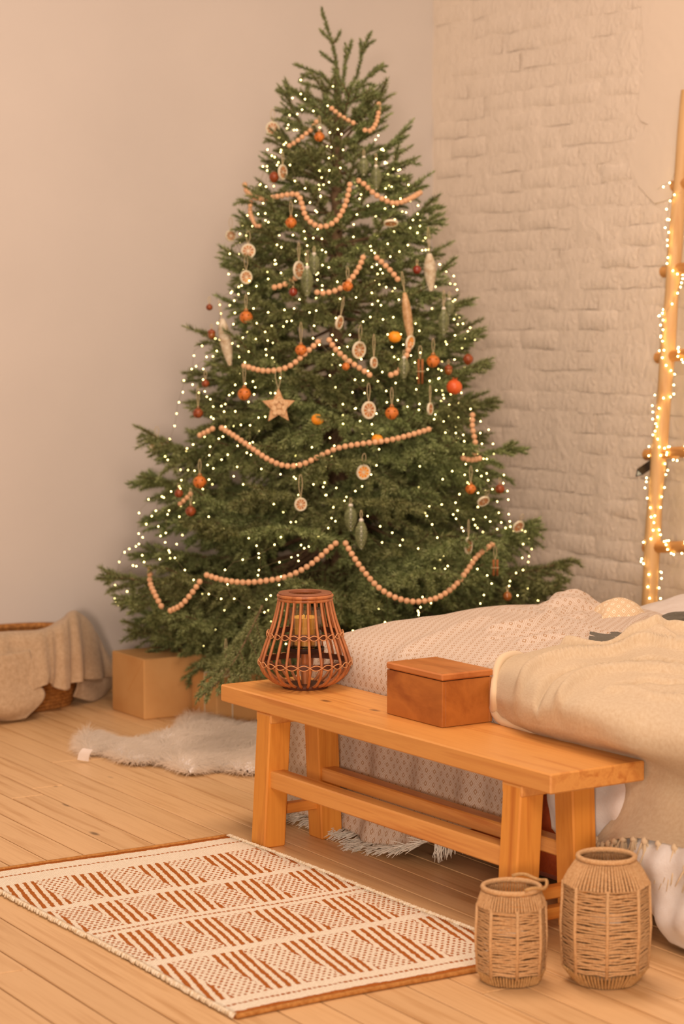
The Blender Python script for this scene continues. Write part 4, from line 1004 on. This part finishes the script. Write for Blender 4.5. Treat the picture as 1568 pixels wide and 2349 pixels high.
def slice_(x, y, rp, label, yaw=0.0, tilt=0.0, lp=30, k=1.06, flat=False, mat=None):
    r = rp*PXM; t = hang_('orange_slice', label, 'orange slice', x, y, 'dried orange slices on the tree', k, yaw, tilt)
    if flat: t.rotation_euler = (0, math.radians(68), FACE)
    th = .004                                               # local x faces the viewer
    def disc(prof, name, mt, n=28):
        b = MB().lathe(prof, n); V = b.V[0][:, [2, 0, 1]]; MB().add(V, b.F).build(name, mt, t, smooth=True, auto=40)
    disc([(r*.80, -th), (r*.97, -th), (r, -th*.5), (r, th*.5), (r*.97, th), (r*.80, th), (r*.78, 0), (r*.80, -th)], 'rind', M_rind)
    disc([(.0005, -th*.45), (r*.81, -th*.45), (r*.81, th*.45), (.0005, th*.45)], 'pith', M_rind)
    mb = MB(); n = 9
    for q in range(n):
        a0 = q/n*2*math.pi+.09; a1 = (q+1)/n*2*math.pi-.09; am = (a0+a1)/2
        for sg in (-1, 1):
            pts = [(r*.14, am)]+[(r*.74, a0+(a1-a0)*f) for f in (0, .33, .66, 1)]
            V = [(sg*th*.72, p*math.cos(a), p*math.sin(a)) for p, a in pts]+[(sg*th*.3, p*math.cos(a), p*math.sin(a)) for p, a in pts]
            f = [(0, 1, 2, 3, 4)]+[(i, 5+i, 5+(i+1) % 5, (i+1) % 5) for i in range(5)]
            mb.add(V, f if sg > 0 else [q_[::-1] for q_ in f])
    mb.build('segments', mat or M_pulp, t)
    if not flat: loop(t, r*.92, lp*PXM)
    return t
def bell(x, y, rp, label, dark=False, lp=36, k=1.06, yaw=0.0, tilt=0.0):
    r = rp*PXM; t = hang_('jingle_bell', label, 'bell', x, y, 'rust orange jingle bells', k, yaw, tilt)
    mt = M_belld if dark else M_bell
    pr = [(max(math.sin(math.pi*i/16), .03)*r, -math.cos(math.pi*i/16)*r*.94) for i in range(17)]
    sh_ = MB().lathe(pr, 24).build('shell', mt, t, smooth=True)
    MB().tube(ringpts(r*1.0, 0, 32), r*.05, 6, closed=True).build('seam', mt, sh_, smooth=True)
    for q in range(2):
        a = np.linspace(-.9, -.25, 8) if True else 0
        P = np.stack([1.005*r*np.cos(a), 0*a, .95*r*np.sin(a)], -1); c, s = math.cos(q*1.3-.3), math.sin(q*1.3-.3)
        MB().tube(P@np.array([[c, s, 0], [-s, c, 0], [0, 0, 1]]), r*.07, 5).build('slot', M_slot, sh_)
    for q in (-.55, .45): MB().ball((.93*r*math.cos(q)*.95, .95*r*math.sin(q), r*.34), r*.12, 8, 5).build('hole', M_slot, sh_, smooth=True)
    MB().tube(np.stack([0*np.arange(12.), .22*r*np.cos(np.arange(12)/12*6.283), r*1.05+.22*r*np.sin(np.arange(12)/12*6.283)], -1), r*.06, 5, closed=True).build('eyelet', mt, t, smooth=True)
    loop(t, r*1.05, lp*PXM, .005)
def fruit(x, y, rp, label, kind, k=1.07):
    r = rp*PXM; nm = {'mandarin': 'mandarin', 'pomegranate': 'pomegranate', 'pod': 'dried_seed_pod'}[kind]
    t = hang_(nm, label, kind if kind != 'pod' else 'seed pod', x, y, None, k, .3, .25)
    mt = {'mandarin': M_mand, 'pomegranate': M_pom, 'pod': M_belld}[kind]
    lobes = (lambda a, z: 1+.025*np.cos(9*a)[None]*np.ones(len(z))[:, None]) if kind == 'mandarin' else (lambda a, z: 1+.03*np.cos(5*a)[None]*np.ones(len(z))[:, None])
    pr = [(max(math.sin(math.pi*i/14), .06)*r, -math.cos(math.pi*i/14)*r*(.86 if kind == 'mandarin' else .95)) for i in range(15)]
    if kind == 'pod': pr = [(a*(1-.35*max(0, -b/r)), b*1.15) for a, b in pr]
    MB().lathe(pr, 30, fn=lobes).build('body', mt, t, smooth=True)
    if kind == 'mandarin':
        MB().lathe([(r*.16, r*.84), (r*.13, r*.89), (r*.05, r*.9)], 8).build('stalk', plain('green_stalk', T(100, 92, 40), .8) if 'green_stalk' not in bpy.data.materials else bpy.data.materials['green_stalk'], t)
    else:
        mb = MB()
        for q in range(6):
            a = q*math.pi/3; mb.add([(r*.2*math.cos(a-.4), r*.2*math.sin(a-.4), r*.88), (r*.2*math.cos(a+.4), r*.2*math.sin(a+.4), r*.88), (r*.38*math.cos(a), r*.38*math.sin(a), r*1.28), (r*.12*math.cos(a), r*.12*math.sin(a), r*.95)], [(0, 1, 2), (1, 3, 2), (3, 0, 2)])
        mb.build('crown', mt, t)
def glassball(x, y, rp, label, mt, egg=1.0):
    r = rp*PXM; t = hang_('glass_ball' if egg == 1 else 'glass_acorn', label, 'bauble', x, y, None, 1.06)
    pr = [(max(math.sin(math.pi*i/14), .04)*r, -math.cos(math.pi*i/14)*r*egg) for i in range(15)]
    MB().lathe(pr, 20).build('ball', mt, t, smooth=True)
    if egg == 1: MB().lathe([(r*.25, r*.95), (r*.25, r*1.2), (r*.1, r*1.22)], 10).build('cap', M_gold, t, smooth=True, auto=40)
    else: MB().lathe([(r*1.04, r*.35*egg), (r*1.08, r*.55*egg), (r*.75, r*.95*egg), (r*.2, r*1.15*egg), (r*.1, r*1.35*egg)], 14).build('cap', M_belld, t, smooth=True)
    loop(t, r*1.15*egg, .02, .004)
def cone(x, y, hp, wp, label, mt, tilt=0.0, roll=0.0, bow=True, name='glass_cone', k=1.07, lp=18):
    h = hp*PXM; w = wp*PXM*.5; t = hang_(name, label, 'cone ornament', x, y, None, k); t.rotation_euler = (tilt, roll, FACE)
    n = 12; pr = [(w*(.10+.92*max(0., math.sin(math.pi*(.03+.93*(i/n)**1.25)))**.62), -h/2+h*i/n) for i in range(n+1)]
    MB().lathe([(a*.82, b) for a, b in pr], 14).build('core', mt, t, smooth=True)
    mb = MB(); rows = max(7, int(h/.0075))
    for i in range(rows):
        f = (i+.5)/rows; z = -h/2+h*f; r = w*(.10+.92*max(0., math.sin(math.pi*(.03+.93*f**1.25)))**.62); m_ = max(5, int(2*math.pi*r/.008))
        for q in range(m_):
            a = (q+.5*(i % 2))/m_*2*math.pi; c, s = math.cos(a), math.sin(a); da = math.pi/m_*.95; l = h/rows*1.25
            V = [(r*.86*math.cos(a-da), r*.86*math.sin(a-da), z+l*.5), (r*.86*math.cos(a+da), r*.86*math.sin(a+da), z+l*.5), (r*1.04*math.cos(a+da*.7), r*1.04*math.sin(a+da*.7), z-l*.1), (r*1.08*c, r*1.08*s, z-l*.5), (r*1.04*math.cos(a-da*.7), r*1.04*math.sin(a-da*.7), z-l*.1)]
            mb.add(V, [(0, 4, 3, 2, 1)])
    sc_ = mb.build('scales', mt, t); sc_.modifiers.new('t', 'SOLIDIFY').thickness = .0008; tag(sc_, kind='stuff')
    if bow:
        mb = MB(); mb.lathe([(w*.3, h*.5), (w*.42, h*.54), (w*.3, h*.6), (w*.16, h*.62)], 10); mb.build('cap', M_ribw, t, smooth=True)
    loop(t, h*.52, lp*PXM, .004)
slice_(625, 295, 17, 'highest dried orange slice, hanging at the left near the tree top', .1)
slice_(648, 395, 18, 'dried orange slice turned sideways beside a seed pod on the upper left', 1.05)
slice_(529, 541, 14, 'leftmost dried orange slice of the upper tree', .5)
slice_(569, 576, 17, 'dried orange slice facing front directly above another slice', .15)
slice_(564, 636, 16, 'dried orange slice hanging directly below another slice at the left', .6, 0, 34)
slice_(685, 620, 21, 'narrow-looking dried orange slice left of the green cone pair in mid tree', 1.0, 0, 44)
slice_(896, 512, 17, 'dried orange slice lying flat on a branch on the upper right', flat=True, k=1.08)
slice_(823, 803, 20, 'dried orange slice hanging right of the tree centre', .75, .1, 38)
slice_(778, 740, 16, 'small edge-on dried orange slice on a large loop at the tree centre', 1.1, .2, 44)
slice_(845, 941, 20, 'dried orange slice left of the bell on the lower right', .7, 0, 42)
slice_(360, 1019, 19, 'dried orange slice hanging at the far left of the lower tree', .05, 0, 24)
slice_(833, 1083, 17, 'bright orange dried slice below the longest bead garland', .45, .1, 26, mat=M_mand)
slice_(689, 1157, 15, 'dried orange slice on a long loop low in the tree centre', .5, 0, 52)
slice_(1074, 1252, 20, 'edge-on dried orange slice beside the lowest bead garland', 1.12, 0, 40)
slice_(518, 1534, 19, 'edge-on dried orange slice hanging in front of the kraft gifts', 1.1, 0, 50, k=1.0)
slice_(1188, 1208, 15, 'dark dried orange slice near the lower right branch tip', .6, .5, 20)
slice_(1108, 1150, 15, 'dark dried orange slice under the right-hand boughs', .5, .7, 20)
slice_(986, 938, 14, 'thin edge-on orange slice on a string on the right', 1.15, 0, 40)
slice_(857, 832, 13, 'small brown slice on a wide loop right of the tree centre', 1.0, 0, 52)
slice_(940, 786, 17, 'translucent orange half slice under the long golden cone', 1.0, .2, 20, mat=M_mand)
bell(732, 314, 12, 'highest orange bell, below the tree top')
bell(667, 511, 13, 'orange bell hanging inside the upper left bead loop')
bell(797, 657, 12, 'orange bell in front of the curving bead garland at mid tree', lp=30)
bell(564, 728, 15, 'orange bell on the left beside the frosted long cone')
bell(690, 803, 13, 'orange bell above the rising bead garland', lp=50, tilt=.2)
bell(993, 829, 15, 'orange bell on the right above the pomegranate')
bell(560, 904, 15, 'orange bell left of the wooden star', lp=52)
bell(898, 948, 15, 'orange bell right of a dried orange slice in the lower right', lp=42)
bell(458, 1106, 15, 'orange bell on the lower left', lp=36)
bell(1079, 1122, 12, 'orange bell on the lower right', lp=40)
bell(454, 948, 12, 'dark rusty bell at the left edge level with the star', True, 50)
bell(437, 1173, 12, 'dark rusty bell low on the left under an orange bell', True, 40)
bell(471, 880, 9, 'small dark bell at the left edge of mid tree', True, 20)
bell(410, 1132, 10, 'dark orange bell half hidden at the lower left edge', True, 12)
bell(793, 841, 9, 'small pale brown bell by the falling bead garland', False, 14)
bell(480, 705, 8, 'tiny dark bell at the left branch tips', True, 16)
bell(1146, 1122, 11, 'dark orange bell at the lower right edge', True, 14)
fruit(905, 773, 15, 'bright mandarin on the right beside the long golden cone', 'mandarin')
fruit(728, 962, 14, 'bright mandarin at the tree centre right of the star', 'mandarin')
fruit(865, 1008, 13, 'mandarin half hidden behind the longest bead garland', 'mandarin', 1.0)
fruit(1041, 888, 18, 'red-orange pomegranate at the right edge of the tree', 'pomegranate')
fruit(628, 407, 12, 'brown seed pod on the upper left beside an orange slice', 'pod')
fruit(1073, 825, 12, 'dark brown seed pod at the right edge above the pomegranate', 'pod')
glassball(956, 619, 10, 'shiny dark red ball on the right of mid tree', M_redball)
glassball(672, 670, 10, 'shiny dark red ball below the narrow orange slice', M_redball)
glassball(1163, 1368, 10, 'amber glass ball at the lowest right of the tree above the bed', M_amber)
glassball(485, 768, 9, 'amber glass acorn at the left beside the frosted long cone', M_amber, 1.2)
glassball(1028, 850, 9, 'amber glass acorn above the pomegranate', M_amber, 1.2)
cone(834, 383, 40, 24, 'left green glass cone of the pair near the top', M_cone)
cone(862, 410, 52, 25, 'right green glass cone of the pair near the top', M_cone, lp=30)
cone(720, 607, 44, 26, 'upper right green glass cone of the mid tree pair', M_cone)
cone(704, 648, 62, 27, 'lower left green glass cone of the mid tree pair', M_cone, lp=40)
cone(1017, 740, 58, 25, 'longer green glass cone at the right edge', M_cone, lp=44)
cone(1030, 706, 36, 24, 'shorter green glass cone at the right edge', M_cone)
cone(926, 845, 44, 25, 'single green glass cone left of the cinnamon sticks', M_cone)
cone(804, 1190, 54, 28, 'dull green glass cone hanging behind another low in the tree', M_cone, k=.99)
cone(828, 1228, 60, 26, 'scaly green glass cone lowest in the tree centre', M_cone, lp=24)
cone(518, 785, 108, 26, 'long frosted cone hanging at the left edge', M_white, tilt=.17, bow=False, name='long_cone', lp=40)
cone(986, 625, 86, 26, 'long frosted cone hanging at the upper right edge', M_white, tilt=.05, bow=False, name='long_cone', lp=60)
cone(935, 732, 120, 20, 'long golden cone hanging on the right above a mandarin', M_gold, tilt=.13, bow=False, name='long_cone', lp=46)
# cinnamon sticks
def cinnamon(x, y, hp, n, label):
    t = hang_('cinnamon_bundle', label, 'cinnamon sticks', x, y, 'cinnamon bundles on the tree', 1.05); h = hp*PXM
    for i in range(n):
        yq = (i-(n-1)/2)*.0135; a = np.linspace(0, 5.2, 12); r = np.linspace(.0066, .003, 12)
        prof = np.stack([r*np.cos(a), r*np.sin(a)+yq], -1); V = np.concatenate([np.c_[prof, np.full(12, -h/2)], np.c_[prof, np.full(12, h/2)]])
        o = MB().add(V, [(j, j+1, 13+j, 12+j) for j in range(11)]).build('stick', M_cin, t, smooth=True); o.modifiers.new('t', 'SOLIDIFY').thickness = .0012
    MB().tube([(.0085*math.cos(q), (.0085+.0068*(n-1))*math.sin(q), .0) for q in np.linspace(0, 6.1, 18)], .0014, 5, closed=True).build('tie', M_loop, t)
    loop(t, h*.5, .05, .006)
cinnamon(963, 852, 56, 2, 'cinnamon stick bundle left of the bell on the right')
cinnamon(1135, 1302, 36, 2, 'cinnamon stick bundle at the lower right edge')
# star of wood with round slices
t = hang_('wooden_star', 'pale wooden star filled with round wood slices hanging left of centre', 'star', 638, 932, None, 1.08, .35); R = 40*PXM
pts = [((R if i % 2 == 0 else R*.47)*np.array([math.sin(i*math.pi/5), math.cos(i*math.pi/5)])) for i in range(10)]
V = [(-.005, p[0], p[1]) for p in pts]+[(.005, p[0], p[1]) for p in pts]
MB().add(V, [tuple(range(10)), tuple(range(10, 20))[::-1]]+[(i, (i+1) % 10, 10+(i+1) % 10, 10+i) for i in range(10)]).build('star_board', M_star, t, fix=True)
for a_, rr_ in [(0, 0)]+[(k*1.2566, .42) for k in range(5)]+[(k*1.2566+.628, .33) for k in range(5)]:
    b = MB().lathe([(R*.145, 0), (R*.15, .004), (R*.13, .0055), (R*.02, .0055)], 14); V = b.V[0][:, [2, 0, 1]]+np.array([.005, R*rr_*math.sin(a_), R*rr_*math.cos(a_)])
    MB().add(V, b.F).build('wood_slice', M_slice, t, smooth=True, auto=40)
loop(t, R*.98, .08, .012)

# ================================================================== ladder
M_lad = wood('ladder_pole', T(224, 162, 100), T(200, 130, 68), axis=2, cross=24, along=2.0, rough=.5, knots=(14, 5, .12, .8))
M_lady = wood('ladder_rung', T(206, 132, 68), T(176, 102, 44), axis=1, cross=24, along=2.0, rough=.5, knots=(14, 5, .14, .7))
def railx(z): return 5.64+.235*min(z, 2.4)/2.3
zq = [(1561, 400), (1548, 560), (1538, 700), (1527, 850), (1515, 1000), (1503, 1130), (1495, 1255), (1489, 1380)]
P = []
for x, y in zq:
    X = 5.8
    for _ in range(4): p = onX(x, y, X); X = railx(p[2])
    P.append(p)
P = np.array(P); bot = P[-1]+(P[-1]-P[-2])*(P[-1][2]/(P[-2][2]-P[-1][2])); top = P[0]+(P[0]-P[1])*1.2
rail = spline(np.concatenate([[top], P, [bot]]), 40); rail[-1, 2] = 0; l0 = np.array([rail[-1, 0], rail[-1, 1]-.22, 0])
lad = thing('pole_ladder', 'rustic round-pole ladder leaning on the brick wall', 'ladder', l0)
for dy in (0, -.46):
    q = rail+np.array([.0, dy, 0])
    if dy: q = q+np.array([0, 0, 0])
    MB().tube(q, .033-.006*np.linspace(1, 0, 40)+.0015*np.sin(np.arange(40)*.9), 12).build('rail', M_lad, lad, smooth=True, off=l0, auto=60)
rung_pts = []
for x, y in [(1545, 427), (1521, 624), (1508, 821), (1482, 1043), (1481, 1256)]:
    p = onX(x, y, 5.83)
    for _ in range(4): p = onX(x, y, railx(p[2])+.005)
    e = p+np.array([0, -.72, .06]); mids = spline([p, p*.6+e*.4+np.array([.004, 0, .004]), e], 12)
    MB().tube(mids, np.linspace(.0235, .022, 12), 10).build('rung', M_lady, lad, smooth=True, off=l0, auto=60); rung_pts.append((p, e))
# light string wound round the ladder
cs = np.linspace(0, 1, 420); ri = spline(rail, 420); ang = cs*2*math.pi*6.5+.9*np.sin(cs*40)
P = ri+np.stack([.039*np.cos(ang)-.003, .039*np.sin(ang), .02*np.sin(cs*70)], -1)+rng.normal(size=(420, 3))*.0015
P = P[60:405]; P2 = (ri+np.stack([-.036*np.cos(ang*.8+1), .040*np.sin(ang*.8+1), .03*np.sin(cs*90)], -1))[60:405]
strand('fairy_light_string', P, 'amber fairy lights wound round the ladder pole in tight turns', 'fairy lights on the ladder', .036, bulb2, l0)
strand('fairy_light_string', P2, 'second amber fairy light string wound the other way round the ladder pole', 'fairy lights on the ladder', .042, bulb2, l0)
for i in (2, 3, 4):
    p, e = rung_pts[i]; c = np.linspace(.13, .62, 60)[:, None]; q = p*(1-c)+e*c; a = np.linspace(0, 20, 60)
    strand('fairy_light_string', q+np.stack([.027*np.cos(a), 0*a, .03*np.sin(a)], -1), ['', '', 'amber fairy lights on the third ladder rung from the top', 'amber fairy lights on the fourth ladder rung from the top', 'amber fairy lights on the lowest visible ladder rung'][i], 'fairy lights on the ladder', .02, bulb2, l0)
p = rung_pts[0][0]; strand('fairy_light_string', spline([onX(1506, 435, 5.86), onX(1520, 425, 5.87), onX(1538, 415, 5.87), onX(1553, 385, 5.87), onX(1562, 410, 5.86)], 30), 'loose end of amber fairy lights sticking out at the ladder top', 'fairy lights on the ladder', .05, bulb2, l0)
# black triangular tube poking out behind the pole
a = onX(1464, 1086, 5.62); b_ = onX(1518, 1049, 5.91); d = b_-a; d /= np.linalg.norm(d)
s1 = np.cross(d, (0, 0, 1)); s1 /= np.linalg.norm(s1); s2 = np.cross(s1, d); R = .019
def tri(c, r): return [c+r*(math.cos(q)*s1+math.sin(q)*s2) for q in (math.pi/2+.3, math.pi/2+.3+2.094, math.pi/2+.3+4.189)]
t = thing('triangular_tube', 'black triangular tube poking out behind the ladder pole', 'tube', a); M_blk = plain('black_card', T(26, 18, 16), .5)
MB().add(tri(a, R)+tri(b_, R)+tri(a, R*.72)+tri(b_, R*.72), [(0, 1, 4, 3), (1, 2, 5, 4), (2, 0, 3, 5), (7, 6, 9, 10), (8, 7, 10, 11), (6, 8, 11, 9), (0, 2, 8, 6), (2, 1, 7, 8), (1, 0, 6, 7), (3, 4, 10, 9), (4, 5, 11, 10), (5, 3, 9, 11)]).build('tube_walls', M_blk, t, off=a, fix=True)
MB().add(tri(a+d*.004, R*.72), [(0, 1, 2)]).build('end_cap', plain('pale_end_cap', T(206, 186, 150), .6), t, off=a)
